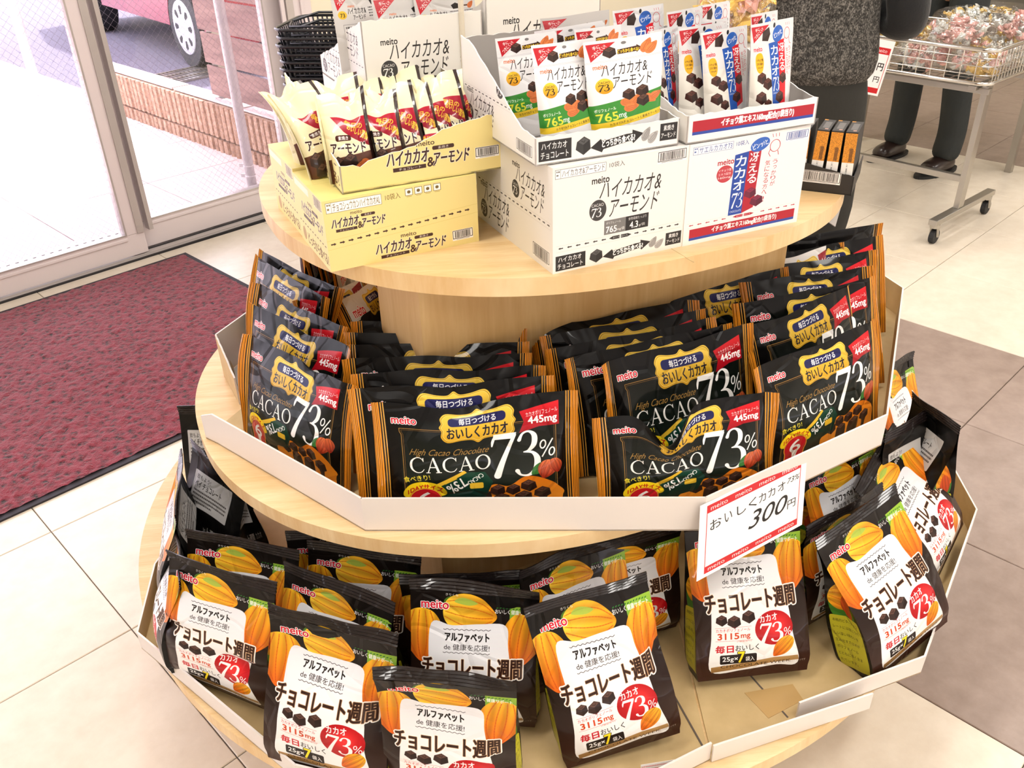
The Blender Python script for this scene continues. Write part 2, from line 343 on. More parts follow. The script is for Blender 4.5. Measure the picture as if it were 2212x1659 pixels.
def tri_flag(c, k=1.0):
    c.poly([(14, 22), (190*k, 22), (36, 150)], c8(196, 30, 44)); c.text('手に', 52, 34, 96, 60, WH, .01, rot=-.3); c.text('つきにくい!', 34, 62, 142, 92, WH, .01, rot=-.72)
def print_almond():
    W, H = 480, 680; c = Cv(W, H, c8(236, 236, 238))
    for y in range(8, 130, 9): c.rect(0, y, W, y+2, c8(214, 214, 218), .7)
    tri_flag(c); cube(c, 150, 92, 84); c.ell(240, 36, 16, 11, c8(120, 118, 118))
    c.poly([(200, 82), (318, 72), (318, 62), (352, 88), (318, 122), (318, 112), (200, 116)], c8(60, 30, 22)); c.text('どっちから食べる?', 200, 82, 334, 110, c8(250, 214, 50), .03, out=c8(60, 30, 22), ow=.03)
    almond(c, 380, 80, 110, -1.1, c8(226, 124, 66)); almond(c, 412, 100, 104, -.85, c8(232, 130, 70))
    for y in (150, 158): c.rect(0, y, W, y+3, c8(200, 200, 206))
    meito(c, 44, 176, 130, 206, c8(214, 110, 60), None)
    for dx, col in ((0, BK),):
        c.text('ハイカカオ&', 92, 178, 380, 262, col, .0, shear=.15); c.text('アーモンド', 150, 272, 400, 356, col, .0, shear=.15)
    c.ell(98, 330, 54, 56, grad(c8(250, 206, 60), c8(220, 150, 20), 280, 380)); c.text('CACAO', 64, 296, 132, 312, BK, .01); seven3(c, 60, 318, 126, 366, BK)
    c.poly([(0, 470), (480, 400), (480, 560), (0, 610)], c8(54, 140, 50)); c.poly([(0, 606), (480, 552), (480, 600), (0, 652)], c8(240, 204, 50)); c.text('カカオ73%チョコレートと素焼きアーモンド', 100, 588, 470, 610, BK, rot=-.11)
    for x, y, a in ((230, 470, .2), (290, 455, -.8), (380, 470, .6), (420, 455, -.4), (250, 510, -.1)): almond(c, x, y, 100, a, c8(216, 120, 64))
    for x, y, s in ((240, 410, 84), (330, 400, 90), (330, 470, 90)): cube(c, x, y, s)
    c.text('ポリフェノール', 22, 490, 150, 514, WH, .01, rot=-.1); c.text('765', 30, 528, 160, 590, c8(226, 226, 60), .02, rot=-.08); c.text('mg', 166, 545, 215, 584, WH, .01, rot=-.08)
    return c.image('print_almond')
def print_almond_back():
    W, H = 480, 680; c = Cv(W, H, c8(206, 202, 198)); tri_flag(c, .95)
    for y in range(8, 100, 9): c.rect(0, y, W, y+2, c8(188, 186, 184), .7)
    c.ell(66, 178, 34, 26, GOLD); c.text('73', 50, 168, 84, 192, BK, .02); meito(c, 118, 118, 168, 134, c8(214, 110, 60), None); c.text('ハイカカオ&', 110, 138, 250, 176, BK, .01); c.text('アーモンド', 146, 184, 240, 212, BK, .01)
    c.poly([(285, 100), (320, 84), (350, 96), (345, 124), (300, 128)], BK); c.rect(345, 104, 420, 114, c8(80, 50, 30)); almond(c, 440, 106, 60, -.8)
    blk(c, 270, 140, 460, 210, c8(70, 66, 66), 4); c.box(60, 240, 440, 560, 2, c8(90, 86, 84)); blk(c, 74, 254, 430, 550, c8(60, 58, 58), 12)
    return c.image('print_almond_back')
def print_ginkgo():
    W, H = 480, 700; c = Cv(W, H, c8(226, 225, 226)); c.poly([(0, 360), (200, 330), (240, 700), (0, 700)], c8(238, 234, 224))
    tri_flag(c, 1.05); c.poly([(130, 70), (200, 40), (214, 96), (190, 150), (124, 140)], c8(48, 30, 26)); c.ell(258, 34, 12, 20, c8(30, 30, 34), .2)
    c.poly([(196, 170), (300, 160), (300, 700), (216, 700)], c8(34, 86, 176)); c.poly([(300, 160), (372, 150), (378, 660), (300, 690)], c8(214, 26, 40))
    c.ell(300, 104, 58, 66, c8(40, 96, 186), .3); c.text('ピンッ!と', 256, 84, 346, 124, WH, .02, rot=-.35)
    c.ring(ell(406, 110, 32, 44), 4, c8(196, 50, 60)); c.line([(380, 142), (368, 176), (384, 190)], 4, c8(196, 50, 60)); c.line([(432, 146), (436, 186), (452, 196)], 4, c8(196, 50, 60))
    for k in range(3): c.line([(392+k*20, 48), (388+k*20, 28)], 3, c8(196, 50, 60))
    meito(c, 34, 184, 120, 218, c8(210, 50, 60), None)
    c.poly(smooth([(60, 240), (110, 236), (128, 300), (112, 372), (80, 392), (52, 360), (44, 290)]), c8(246, 180, 30)); c.text('イチョウ葉', 54, 276, 120, 298, BK, .01); c.text('エキス配合', 56, 306, 118, 326, BK, .01); c.text('160mg/袋', 62, 338, 110, 354, BK)
    c.vtext('カカオ', 216, 184, 292, 430, WH, .02); seven3(c, 222, 436, 296, 552, WH); c.text('CHOCOLATE', 222, 560, 300, 574, WH)
    c.vtext('冴える', 306, 176, 368, 400, WH, .02)
    c.vtext('うっかりが', 420, 210, 450, 400, c8(200, 60, 70)); c.vtext('気になる方へ', 388, 220, 416, 440, c8(200, 60, 70))
    for x, y, s in ((100, 430, 96), (160, 480, 100), (340, 450, 90), (90, 590, 110), (300, 600, 100), (160, 650, 90)): cube(c, x, y, s, top=c8(96, 52, 44), l=c8(66, 34, 30), r=c8(44, 22, 20))
    return c.image('print_ginkgo')
def print_sachet():
    W, H = 300, 460; c = Cv(W, H, c8(234, 224, 184)); c.poly([(60, 130), (300, 150), (300, 310), (226, 272), (130, 210)], grad(c8(180, 12, 46), c8(130, 8, 32), 110, 310))
    c.text('毎日の', 140, 160, 256, 190, c8(232, 196, 60), .02, rot=.35); c.text('おいしい習慣', 150, 196, 292, 236, c8(232, 196, 60), .02, rot=.6)
    c.poly(rrect(70, 226, 170, 256, 12), c8(70, 28, 20)); c.text('素焼き', 88, 231, 152, 251, WH, .01); c.text('アーモンド', 30, 268, 252, 320, c8(56, 26, 18), .03, out=WH, ow=.03, rot=.06)
    c.poly([(0, 340), (300, 320), (300, 460), (0, 460)], c8(90, 50, 34)); 
    for x, y, s in ((60, 370, 90), (140, 360, 90), (80, 430, 90)): cube(c, x, y, s)
    almond(c, 190, 412, 120, -.9); almond(c, 244, 400, 100, .9); c.rect(276, 0, 300, 460, c8(40, 22, 18))
    return c.image('print_sachet')
LOGO2 = ('ハイカカオ', 'アーモンド')
def logo_white(c, x0, y0, x1, y1, col=BK, small=False):
    X, Y = x1-x0, y1-y0
    c.text('meito', x0+.0*X, y0, x0+.24*X, y0+.15*Y, col, .02)
    c.text('ハイカカオ&', x0+.12*X, y0+.12*Y, x1, y0+.53*Y, col, -.004, shear=.15); c.text('アーモンド', x0+.26*X, y0+.58*Y, x0+.96*X, y1, col, -.004, shear=.15)
    c.ell(x0+.09*X, y0+.78*Y, .12*X, .25*Y, c8(60, 58, 58)); c.text('CACAO', x0+.0*X, y0+.62*Y, x0+.17*X, y0+.69*Y, WH, .01); seven3(c, x0+.0*X, y0+.72*Y, x0+.14*X, y0+.94*Y, WH)
def strip_white(c, y0, y1, W, x0=0):
    h = y1-y0; c.rect(x0+W*.02, y0+h*.12, x0+W*.24, y1-h*.08, c8(34, 32, 32)); c.text('ハイカカオ', x0+W*.04, y0+h*.2, x0+W*.21, y0+h*.46, WH, .01); c.text('チョコレート', x0+W*.035, y0+h*.56, x0+W*.22, y0+h*.84, WH, .01)
    cube(c, x0+W*.32, y0+h*.5, h*.72, c8(80, 80, 80), c8(48, 48, 48), c8(34, 34, 34))
    c.poly([(x0+W*.37, y0+h*.66), (x0+W*.44, y0+h*.35), (x0+W*.45, y0+h*.46), (x0+W*.62, y0+h*.3), (x0+W*.66, y0+h*.3), (x0+W*.66, y0+h*.16), (x0+W*.74, y0+h*.36), (x0+W*.67, y0+h*.72), (x0+W*.66, y0+h*.6), (x0+W*.62, y0+h*.62), (x0+W*.46, y0+h*.78), (x0+W*.45, y0+h*.9)], c8(30, 28, 28))
    c.text('どっちから食べる?', x0+W*.45, y0+h*.36, x0+W*.68, y0+h*.66, WH, .04, rot=-.06, out=c8(30, 28, 28), ow=.04)
    almond(c, x0+W*.76, y0+h*.42, h*.62, -1.0, c8(160, 158, 156), c8(100, 98, 96)); almond(c, x0+W*.81, y0+h*.58, h*.62, -.75, c8(172, 170, 168), c8(100, 98, 96))
    c.rect(x0+W*.86, y0+h*.1, x0+W*.985, y1-h*.2, c8(34, 32, 32)); c.text('素焼き', x0+W*.885, y0+h*.18, x0+W*.96, y0+h*.4, WH, .01); c.text('アーモンド', x0+W*.87, y0+h*.5, x0+W*.975, y0+h*.7, WH, .01)
def dashes(c, x0, x1, y, n, col, mid=None, line=c8(205, 200, 195), dirs=None):
    st = (x1-x0)/n
    for i in range(n):
        x = x0+st*(i+.5)
        if mid and abs(i-(n-1)/2) < 1.6: continue
        d = dirs if dirs else (-1 if i < n/2 else 1); arrow(c, x, y, st*.55, 13, col, d)
    if mid:
        m = (x0+x1)/2
        for d in (-1, 1):
            c.poly([(m+d*4, y-10), (m+d*st*.9, y-10), (m+d*st*1.35, y), (m+d*st*.9, y+10), (m+d*4, y+10)], col); c.text('あけくち', m+d*st*.5-st*.38, y-6, m+d*st*.5+st*.38, y+6, WH)
    for yy in (y-16, y+20): c.line([(x0, yy), (x1, yy)], 1.2, line)
def header_label(c, x0, y0, x1, y1, t, col):
    c.rect(x0, y0, x1, y1, WH); c.box(x0, y0, x1, y1, 1.8, col); c.line([(x0+30, y0), (x0+30, y1)], 1.5, col); blk(c, x0+6, y0+7, x0+26, y1-4, col, 2, .8); c.text(t, x0+38, y0+6, x1-8, y1-6, col, -.002)
def print_white_front():
    W, H = 800, 600; c = Cv(W, H, c8(240, 237, 232)); header_label(c, 14, 14, 300, 62, 'ハイカカオ&アーモンド', c8(90, 86, 84)); c.text('10袋入', 320, 20, 410, 50, c8(90, 86, 84))
    barcode(c, 610, 14, 780, 66); logo_white(c, 222, 90, 640, 330); c.rect(300, 346, 430, 430, c8(120, 118, 116)); c.rect(430, 346, 570, 430, c8(34, 32, 32))
    c.text('ポリフェノール', 312, 356, 400, 370, WH); c.text('765', 312, 384, 376, 420, WH, .02); c.text('mg/袋', 380, 400, 424, 420, WH); c.text('食物繊維たっぷり', 446, 354, 556, 372, WH); c.text('4.3', 456, 382, 506, 420, WH, .02); c.text('g/袋', 512, 400, 550, 420, WH)
    dashes(c, 20, 780, 456, 15, c8(34, 32, 32), True); strip_white(c, 486, 596, W)
    return c.image('print_white_front')
def print_white_side():
    W, H = 900, 600; c = Cv(W, H, c8(240, 237, 232)); logo_white(c, 470, 80, 820, 290); logo_white(c, 60, 330, 420, 560); dashes(c, 20, 880, 330, 18, c8(34, 32, 32), dirs=1)
    barcode(c, 690, 490, 860, 560); return c.image('print_white_side')
def print_white_tall():
    W, H = 900, 560; c = Cv(W, H, c8(240, 237, 230)); logo_white(c, 130, 130, 640, 400); blk(c, 720, 300, 800, 350, c8(150, 146, 142), 2); barcode(c, 640, 470, 860, 530); return c.image('print_white_tall')
def print_ginkgo_front():
    W, H = 800, 760; c = Cv(W, H, c8(242, 240, 238)); bl, rd = c8(40, 70, 150), c8(176, 24, 44)
    header_label(c, 24, 24, 280, 78, 'サエルカカオ73', bl); c.text('10袋入', 300, 30, 384, 66, bl); barcode(c, 640, 30, 786, 84, bl)
    c.text('meito', 190, 150, 296, 188, rd, .03); c.ell(242, 258, 54, 64, c8(190, 60, 70)); c.ring(ell(242, 258, 52, 62), 3, rd)
    for i, t in enumerate(('イチョウ葉', 'エキス配合', '160mg')): c.text(t, 200, 220+i*28, 284, 240+i*28, WH, .0)
    c.poly([(300, 130), (392, 118), (384, 590), (292, 590)], c8(30, 70, 160)); c.poly([(392, 118), (476, 110), (462, 560), (384, 590)], rd)
    c.vtext('カカオ', 310, 136, 378, 410, WH, .02); seven3(c, 306, 420, 380, 540, WH); c.text('CHOCOLATE', 302, 556, 378, 572, WH); c.vtext('冴える', 402, 130, 460, 372, WH, .02)
    cube(c, 430, 440, 84, c8(140, 40, 70), c8(110, 26, 56), c8(90, 20, 46)); cube(c, 480, 510, 90, c8(130, 36, 66), c8(100, 24, 52), c8(84, 18, 44))
    c.ell(462, 82, 66, 48, c8(50, 100, 190), -.4); c.text('ピンッ!と', 412, 64, 514, 104, WH, .015, rot=-.3)
    c.ring(ell(566, 110, 34, 44), 4, rd); c.line([(536, 130), (526, 160), (540, 186)], 4, rd); c.line([(588, 150), (596, 182)], 4, rd)
    for k in range(3): c.line([(546+k*20, 44), (540+k*22, 20)], 3, rd)
    c.vtext('うっかりが', 562, 210, 596, 420, rd); c.vtext('気になる方へ', 512, 210, 546, 480, rd); c.text('!', 524, 490, 532, 530, rd)
    dashes(c, 20, 780, 608, 14, rd, True); c.rect(40, 640, 770, 708, rd); c.rect(40, 708, 770, 728, c8(40, 70, 160)); c.text('イチョウ葉エキス160mg配合(1袋当り)', 190, 650, 640, 700, WH, .03)
    return c.image('print_ginkgo_front')
def print_ginkgo_tray():
    W, H = 800, 170; c = Cv(W, H, c8(242, 240, 238)); c.rect(30, 40, 780, 104, c8(176, 24, 44)); c.rect(30, 104, 780, 122, c8(40, 70, 160)); c.text('イチョウ葉エキス160mg配合(1袋当り)', 200, 48, 650, 98, WH, .04); return c.image('print_ginkgo_tray')
def logo_yellow(c, x0, y0, x1, y1):
    X, Y = x1-x0, y1-y0; b = c8(58, 26, 16); c.text('meito', x0+.36*X, y0, x0+.58*X, y0+.16*Y, b, .01)
    c.text('ハイカカオ', x0, y0+.24*Y, x0+.50*X, y0+.72*Y, b, .025, shear=.15, out=WH, ow=.03); c.text('&', x0+.48*X, y0+.60*Y, x0+.57*X, y0+.92*Y, b, .03); c.text('アーモンド', x0+.56*X, y0+.46*Y, x1, y0+.9*Y, b, .025, shear=.15, out=WH, ow=.03)
    c.poly(rrect(x0+.55*X, y0+.22*Y, x0+.82*X, y0+.36*Y, .06*Y), b); c.text('素焼き', x0+.62*X, y0+.24*Y, x0+.75*X, y0+.34*Y, WH); c.rect(x0+.06*X, y0+.80*Y, x0+.46*X, y0+.94*Y, b); c.text('チョコレート', x0+.13*X, y0+.825*Y, x0+.40*X, y0+.915*Y, WH)
YB = c8(237, 219, 146)
def print_yellow_front():
    W, H = 900, 400; c = Cv(W, H, YB); b = c8(110, 90, 40); header_label(c, 18, 16, 330, 72, 'チョコシュウカンハイカカオAL', b); c.text('10袋入', 352, 24, 440, 58, b)
    for k in range(4):
        x = 470+k*56; c.rect(x, 14, x+42, 52, WH); c.box(x, 14, x+42, 52, 2.5, b); c.ell(x+21, 33, 10, 9, b); c.rect(x+6, 57, x+36, 60, b, .6)
    logo_yellow(c, 40, 80, 340, 190); logo_yellow(c, 270, 262, 690, 392)
    n = 17
    for i in range(n): arrow(c, 35+i*50, 246-i*3, 30, 17, c8(58, 26, 16))
    c.line([(0, 225), (900, 172)], 1.2, c8(206, 186, 100)); c.line([(0, 275), (900, 222)], 1.2, c8(206, 186, 100))
    barcode(c, 738, 310, 860, 356); return c.image('print_yellow_front')
def print_yellow_side():
    W, H = 620, 400; c = Cv(W, H, c8(240, 224, 160)); c.rect(20, 20, 330, 60, c8(246, 240, 214)); logo_yellow(c, 120, 90, 560, 230); barcode(c, 440, 14, 590, 66, c8(90, 70, 60), c8(240, 232, 200)); dashes(c, 20, 600, 268, 11, c8(58, 26, 16), dirs=1)
    c.ell(100, 336, 40, 40, c8(190, 160, 110)); c.text('どっちから食べる?', 170, 306, 600, 376, c8(110, 80, 40), .02); return c.image('print_yellow_side')
def print_yellow_top():
    c = Cv(600, 300, c8(238, 222, 140)); c.text('名糖産業株式会社', 180, 150, 420, 180, c8(120, 100, 50), .0); c.line([(0, 150), (170, 150)], 1.5, c8(210, 190, 110)); return c.image('print_yellow_top')
def print_yellow_tray():
    W, H = 900, 300; c = Cv(W, H, YB); logo_yellow(c, 250, 90, 700, 240); barcode(c, 740, 170, 870, 215); return c.image('print_yellow_tray')
def print_white_tray():
    W, H = 800, 130; c = Cv(W, H, c8(240, 237, 232)); strip_white(c, 8, 122, W); return c.image('print_white_tray')
def print_price():
    W, H = 520, 440; c = Cv(W, H, WH); r = c8(206, 34, 40); c.rect(34, 22, 490, 66, r); c.rect(34, 380, 490, 418, r); c.box(34, 22, 490, 418, 3, r)
    for k in range(4): c.text('meito', 50+k*115, 32, 128+k*115, 56, WH); c.text('meito', 50+k*115, 388, 128+k*115, 410, WH)
    k = c8(14, 14, 14)
    for i, (ch, a, b) in enumerate((('お', 50, 62), ('い', 118, 40), ('し', 176, 50), ('く', 232, 46), ('カ', 282, 40), ('カ', 328, 40), ('オ', 376, 44))): c.text(ch, a, 118-i*3, a+b*.86, 176-i*4, k, -.006, rot=-.08)
    c.text('73%', 424, 96, 486, 128, k, -.012, shear=.2); c.text('300', 248, 190, 428, 292, k, -.004, shear=.25); c.text('円', 432, 238, 474, 290, k, .0); return c.image('print_price')
def print_price_cart():
    W, H = 300, 360; c = Cv(W, H, WH); r = c8(206, 34, 40); c.rect(14, 50, 286, 90, r); c.rect(14, 310, 286, 344, r); c.box(14, 50, 286, 344, 3, r)
    for k in range(3): c.text('meito', 24+k*88, 58, 92+k*88, 80, WH)
    c.text('円', 236, 148, 274, 196, BK, .02); c.text('円', 236, 236, 272, 274, BK, .01); c.text('100', 110, 140, 226, 200, BK, .02); return c.image('print_price_cart')
def print_carton():     # narrow face
    W, H = 120, 460; c = Cv(W, H, c8(232, 228, 222)); rng = np.random.default_rng(5); n = rng.random((58, 30)); n = np.kron(n, np.ones((4, 4)))[:230, :120]
    c.a[0:230] = c8(214, 138, 40)*(.75+.4*n[..., None]); c.rect(60, 120, 96, 222, c8(60, 36, 20), .55); c.rect(0, 0, 120, 10, c8(40, 36, 34))
    for i, t in enumerate('2019 9/CC3'):
        if t != ' ': c.text(t, 40, 240+i*20, 70, 254+i*20, c8(150, 146, 142), rot=1.57)
    return c.image('print_carton')
def print_carton_top():
    W, H = 120, 420; c = Cv(W, H, c8(46, 42, 40)); c.rect(0, 0, 40, 30, c8(214, 138, 40)); c.rect(30, 90, 96, 330, c8(130, 126, 122), .75)
    for i in range(12): c.line([(30, 95+i*20), (96, 110+i*20)], 3, c8(46, 42, 40))
    c.poly([(60, 350), (96, 345), (96, 372), (64, 376)], c8(210, 160, 140)); return c.image('print_carton_top')
def print_carton_tray():
    W, H = 500, 200; c = Cv(W, H, c8(38, 34, 32)); barcode(c, 150, 70, 420, 130); return c.image('print_carton_tray')
def print_seal():       # orange striped side seal, u across, v along
    W, H = 64, 256; c = Cv(W, H, c8(18, 17, 16))
    for a, b, col in ((4, 9, c8(226, 160, 60)), (16, 21, c8(226, 160, 60)), (28, 64, c8(234, 148, 36))): c.rect(a, 0, b, H, col)
    for x in (36, 44, 52, 59): c.rect(x, 0, x+2.5, H, c8(70, 40, 16))
    return c.image('print_seal')
def print_dotted():
    W, H = 300, 120; c = Cv(W, H, WH); r = c8(214, 60, 66)
    for i in range(34):
        for y in (10, 22, 98, 110): c.ell(10+i*8.6, y, 2.6, 2.6, r)
    for j in range(8):
        for x in (10, 22, 278, 290): c.ell(x, 30+j*9, 2.6, 2.6, r)
    return c.image('print_dotted')
# ---------------------------------------------------------------- materials
def lin(c):
    c = np.asarray(c, float)
    return tuple(np.where(c <= .04045, c/12.92, ((c+.055)/1.055)**2.4))+(1,)
class N:
    def __init__(s, name):
        s.m = bpy.data.materials.new(name); s.m.use_nodes = True; s.t = s.m.node_tree; s.n = s.t.nodes; s.b = s.n['Principled BSDF']; s.out = s.n['Material Output']
    def add(s, ty, **k):
        n = s.n.new(ty)
        for a, v in k.items():
            if a in n.inputs and not hasattr(n, a): n.inputs[a].default_value = v
            else: setattr(n, a, v)
        return n
    def ln(s, a, b): s.t.links.new(a, b)
    def noise(s, scale, vec=None, detail=3, rough=.5, dist=0):
        n = s.n.new('ShaderNodeTexNoise'); n.inputs['Scale'].default_value = scale; n.inputs['Detail'].default_value = detail; n.inputs['Roughness'].default_value = rough; n.inputs['Distortion'].default_value = dist
        if vec is not None: s.ln(vec, n.inputs['Vector'])
        return n
    def coord(s, kind='Object', scale=None, rnd=False):
        tc = s.n.new('ShaderNodeTexCoord'); o = tc.outputs[kind]
        if rnd:
            oi = s.n.new('ShaderNodeObjectInfo'); mu = s.n.new('ShaderNodeMath'); mu.operation = 'MULTIPLY'; mu.inputs[1].default_value = 57.0; s.ln(oi.outputs['Random'], mu.inputs[0])
            v = s.n.new('ShaderNodeVectorMath'); v.operation = 'ADD'; s.ln(o, v.inputs[0]); s.ln(mu.outputs[0], v.inputs[1]); o = v.outputs[0]
        if scale:
            mp = s.n.new('ShaderNodeMapping'); mp.inputs['Scale'].default_value = scale; s.ln(o, mp.inputs['Vector']); o = mp.outputs[0]
        return o
    def ramp(s, fac, stops):
        r = s.n.new('ShaderNodeValToRGB'); e = r.color_ramp.elements
        while len(e) < len(stops): e.new(.5)
        for i, (p, c) in enumerate(stops): e[i].position = p; e[i].color = lin(c)
        s.ln(fac, r.inputs[0]); return r.outputs[0]
    def bump(s, h, strength, dist=.002, prev=None):
        b = s.n.new('ShaderNodeBump'); b.inputs['Strength'].default_value = strength; b.inputs['Distance'].default_value = dist; s.ln(h, b.inputs['Height'])
        if prev is not None: s.ln(prev, b.inputs['Normal'])
        s.ln(b.outputs[0], s.b.inputs['Normal']); return b.outputs[0]
    def set(s, **k):
        for a, v in k.items(): s.b.inputs[a.replace('_', ' ')].default_value = v
        return s
def plain(name, col, rough=.5, metal=0, coat=0, spec=.5, bump=None, sheen=0):
    m = N(name); m.set(Base_Color=lin(col), Roughness=rough, Metallic=metal, Coat_Weight=coat, Coat_Roughness=.08)
    m.b.inputs['Specular IOR Level'].default_value = spec; m.b.inputs['Sheen Weight'].default_value = sheen
    if bump: m.bump(m.noise(bump[0], m.coord()).outputs[0], bump[1], bump[2] if len(bump) > 2 else .002)
    return m.m
def foil(name, img=None, col=None, rough=.3, coat=.5, metal=0, crease=.55, cs=1.0, spec=.25):
    m = N(name); m.set(Roughness=rough, Coat_Weight=coat, Coat_Roughness=.04, Metallic=metal); m.b.inputs['Specular IOR Level'].default_value = spec
    if img is not None:
        t = m.add('ShaderNodeTexImage'); t.image = img; t.extension = 'EXTEND'; m.ln(t.outputs[0], m.b.inputs['Base Color'])
    else: m.b.inputs['Base Color'].default_value = lin(col)
    v = m.coord('Object', rnd=True)
    a = m.noise(9*cs, v, 2, .5, .8); b = m.n.new('ShaderNodeTexVoronoi'); b.feature = 'DISTANCE_TO_EDGE'; b.inputs['Scale'].default_value = 15*cs; b.inputs['Randomness'].default_value = 1
    n2 = m.noise(5*cs, v, 1); mx = m.n.new('ShaderNodeVectorMath'); mx.operation = 'MULTIPLY_ADD'; mx.inputs[1].default_value = (.14/cs,)*3; m.ln(n2.outputs['Color'], mx.inputs[0]); m.ln(v, mx.inputs[2]); m.ln(mx.outputs[0], b.inputs['Vector'])
    r = m.n.new('ShaderNodeMapRange'); r.inputs['From Max'].default_value = .07; m.ln(b.outputs['Distance'], r.inputs['Value'])
    p = m.bump(r.outputs[0], crease*.7, .0028/cs); m.bump(a.outputs[0], crease, .012/cs, p)
    return m.m
def paper(name, img=None, col=None, rough=.55, grain=.08, coat=0):
    m = N(name); m.set(Roughness=rough, Coat_Weight=coat, Coat_Roughness=.2)
    if img is not None:
        t = m.add('ShaderNodeTexImage'); t.image = img; t.extension = 'EXTEND'; m.ln(t.outputs[0], m.b.inputs['Base Color'])
    else: m.b.inputs['Base Color'].default_value = lin(col)
    m.bump(m.noise(260, m.coord()).outputs[0], grain, .0006); return m.m
def wood(name, a, b, ring=9.0, rot=0, stretch=(1, 14, 1)):
    m = N(name); v = m.coord('Object', stretch); mp = m.n.new('ShaderNodeMapping'); mp.inputs['Rotation'].default_value = (0, 0, rot)
    v0 = m.coord('Object'); m.ln(v0, mp.inputs['Vector']); sc = m.n.new('ShaderNodeMapping'); sc.inputs['Scale'].default_value = stretch; m.ln(mp.outputs[0], sc.inputs['Vector'])
    n1 = m.noise(ring*.35, sc.outputs[0], 4, .6, .6); n2 = m.noise(ring*3, sc.outputs[0], 3, .6)
    w = m.n.new('ShaderNodeMath'); w.operation = 'MULTIPLY_ADD'; w.inputs[1].default_value = .35; m.ln(n2.outputs[0], w.inputs[0]); m.ln(n1.outputs[0], w.inputs[2])
    c = m.ramp(w.outputs[0], [(.42, a), (.62, (np.array(a)+b)/2), (.82, b)]); m.ln(c, m.b.inputs['Base Color']); m.set(Roughness=.38)
    m.bump(n2.outputs[0], .03, .0005); return m.m
def image_mat(fn): return paper(fn.__name__, fn())
M = {}
M['wood'] = wood('light_maple', c8(240, 214, 168), c8(222, 184, 128), 7, .35, (1.6, 14, 1))
M['wood_core'] = wood('maple_panel', c8(226, 194, 140), c8(204, 164, 106), 5, 0, (9, 9, .7))
M['white_card'] = paper('white_card', col=c8(232, 224, 218)); M['kraft'] = N('kraft').m
k = N('kraft_card'); n = k.noise(30, k.coord(), 3); k.ln(k.ramp(n.outputs[0], [(.3, c8(196, 168, 118)), (.7, c8(208, 180, 130))]), k.b.inputs['Base Color']); k.set(Roughness=.7); M['kraft'] = k.m
M['grey_card'] = paper('grey_card', col=c8(176, 170, 164), rough=.8)
M['tape'] = plain('tape', c8(196, 160, 104), .25)
def floor_mat(name, a, b, rough):
    m = N(name); v = m.coord('Object', rnd=True); n1 = m.noise(16, v, 5, .65); n2 = m.noise(3, v, 2); w = m.n.new('ShaderNodeMath'); w.operation = 'MULTIPLY_ADD'; w.inputs[1].default_value = .4; m.ln(n2.outputs[0], w.inputs[0]); m.ln(n1.outputs[0], w.inputs[2])
    m.ln(m.ramp(w.outputs[0], [(.5, a), (.9, b)]), m.b.inputs['Base Color']); m.set(Roughness=rough); m.bump(n1.outputs[0], .05, .0004); return m.m
M['tile_beige'] = floor_mat('tile_beige', c8(226, 212, 192), c8(238, 226, 208), .28)
M['tile_brown'] = floor_mat('tile_brown', c8(146, 126, 114), c8(166, 146, 134), .3)
M['grout'] = plain('grout', c8(96, 84, 74), .8)
M['patio'] = floor_mat('patio_tile', c8(206, 188, 186), c8(220, 204, 202), .6); M['patio_joint'] = plain('patio_joint', c8(120, 100, 100), .9)
m = N('asphalt'); n = m.noise(140, m.coord(), 4, .8); m.ln(m.ramp(n.outputs[0], [(.35, c8(62, 60, 72)), (.55, c8(104, 100, 116)), (.75, c8(176, 172, 186))]), m.b.inputs['Base Color']); m.set(Roughness=.9); m.bump(n.outputs[0], .6, .004); M['asphalt'] = m.m
m = N('split_block'); n = m.noise(38, m.coord(rnd=True), 5, .7); m.ln(m.ramp(n.outputs[0], [(.3, c8(146, 114, 96)), (.55, c8(178, 146, 124)), (.8, c8(214, 190, 170))]), m.b.inputs['Base Color']); m.set(Roughness=.95); m.bump(n.outputs[0], .9, .01); M['block'] = m.m
m = N('fence_board'); v = m.coord('Object', (1, 1, 12), True); n = m.noise(4, v, 4, .6); n2 = m.noise(9, m.coord(rnd=True), 1)
w = m.n.new('ShaderNodeMath'); w.operation = 'SUBTRACT'; m.ln(n.outputs[0], w.inputs[0]); r = m.n.new('ShaderNodeMapRange'); r.inputs['From Min'].default_value = .68; r.inputs['From Max'].default_value = .8; r.inputs['To Max'].default_value = .4; m.ln(n2.outputs[0], r.inputs['Value']); m.ln(r.outputs[0], w.inputs[1])
m.ln(m.ramp(w.outputs[0], [(.1, c8(84, 56, 52)), (.45, c8(124, 94, 88)), (.75, c8(146, 114, 106))]), m.b.inputs['Base Color']); m.set(Roughness=.7); M['fence'] = m.m
m = N('door_mat'); n = m.noise(95, m.coord(), 3, .8); n2 = m.n.new('ShaderNodeTexVoronoi'); n2.inputs['Scale'].default_value = 44; m.ln(m.coord(), n2.inputs['Vector'])
mm = m.n.new('ShaderNodeMath'); mm.operation = 'MULTIPLY_ADD'; mm.inputs[1].default_value = .6; m.ln(n2.outputs['Distance'], mm.inputs[0]); m.ln(n.outputs[0], mm.inputs[2])
m.ln(m.ramp(mm.outputs[0], [(.54, c8(28, 4, 10)), (.63, c8(100, 14, 34)), (.9, c8(144, 36, 56))]), m.b.inputs['Base Color']); m.set(Roughness=.95); m.bump(mm.outputs[0], 1, .006); m.b.inputs['Sheen Weight'].default_value = .3; M['mat'] = m.m
M['mat_rim'] = plain('mat_rim', c8(40, 34, 40), .7)
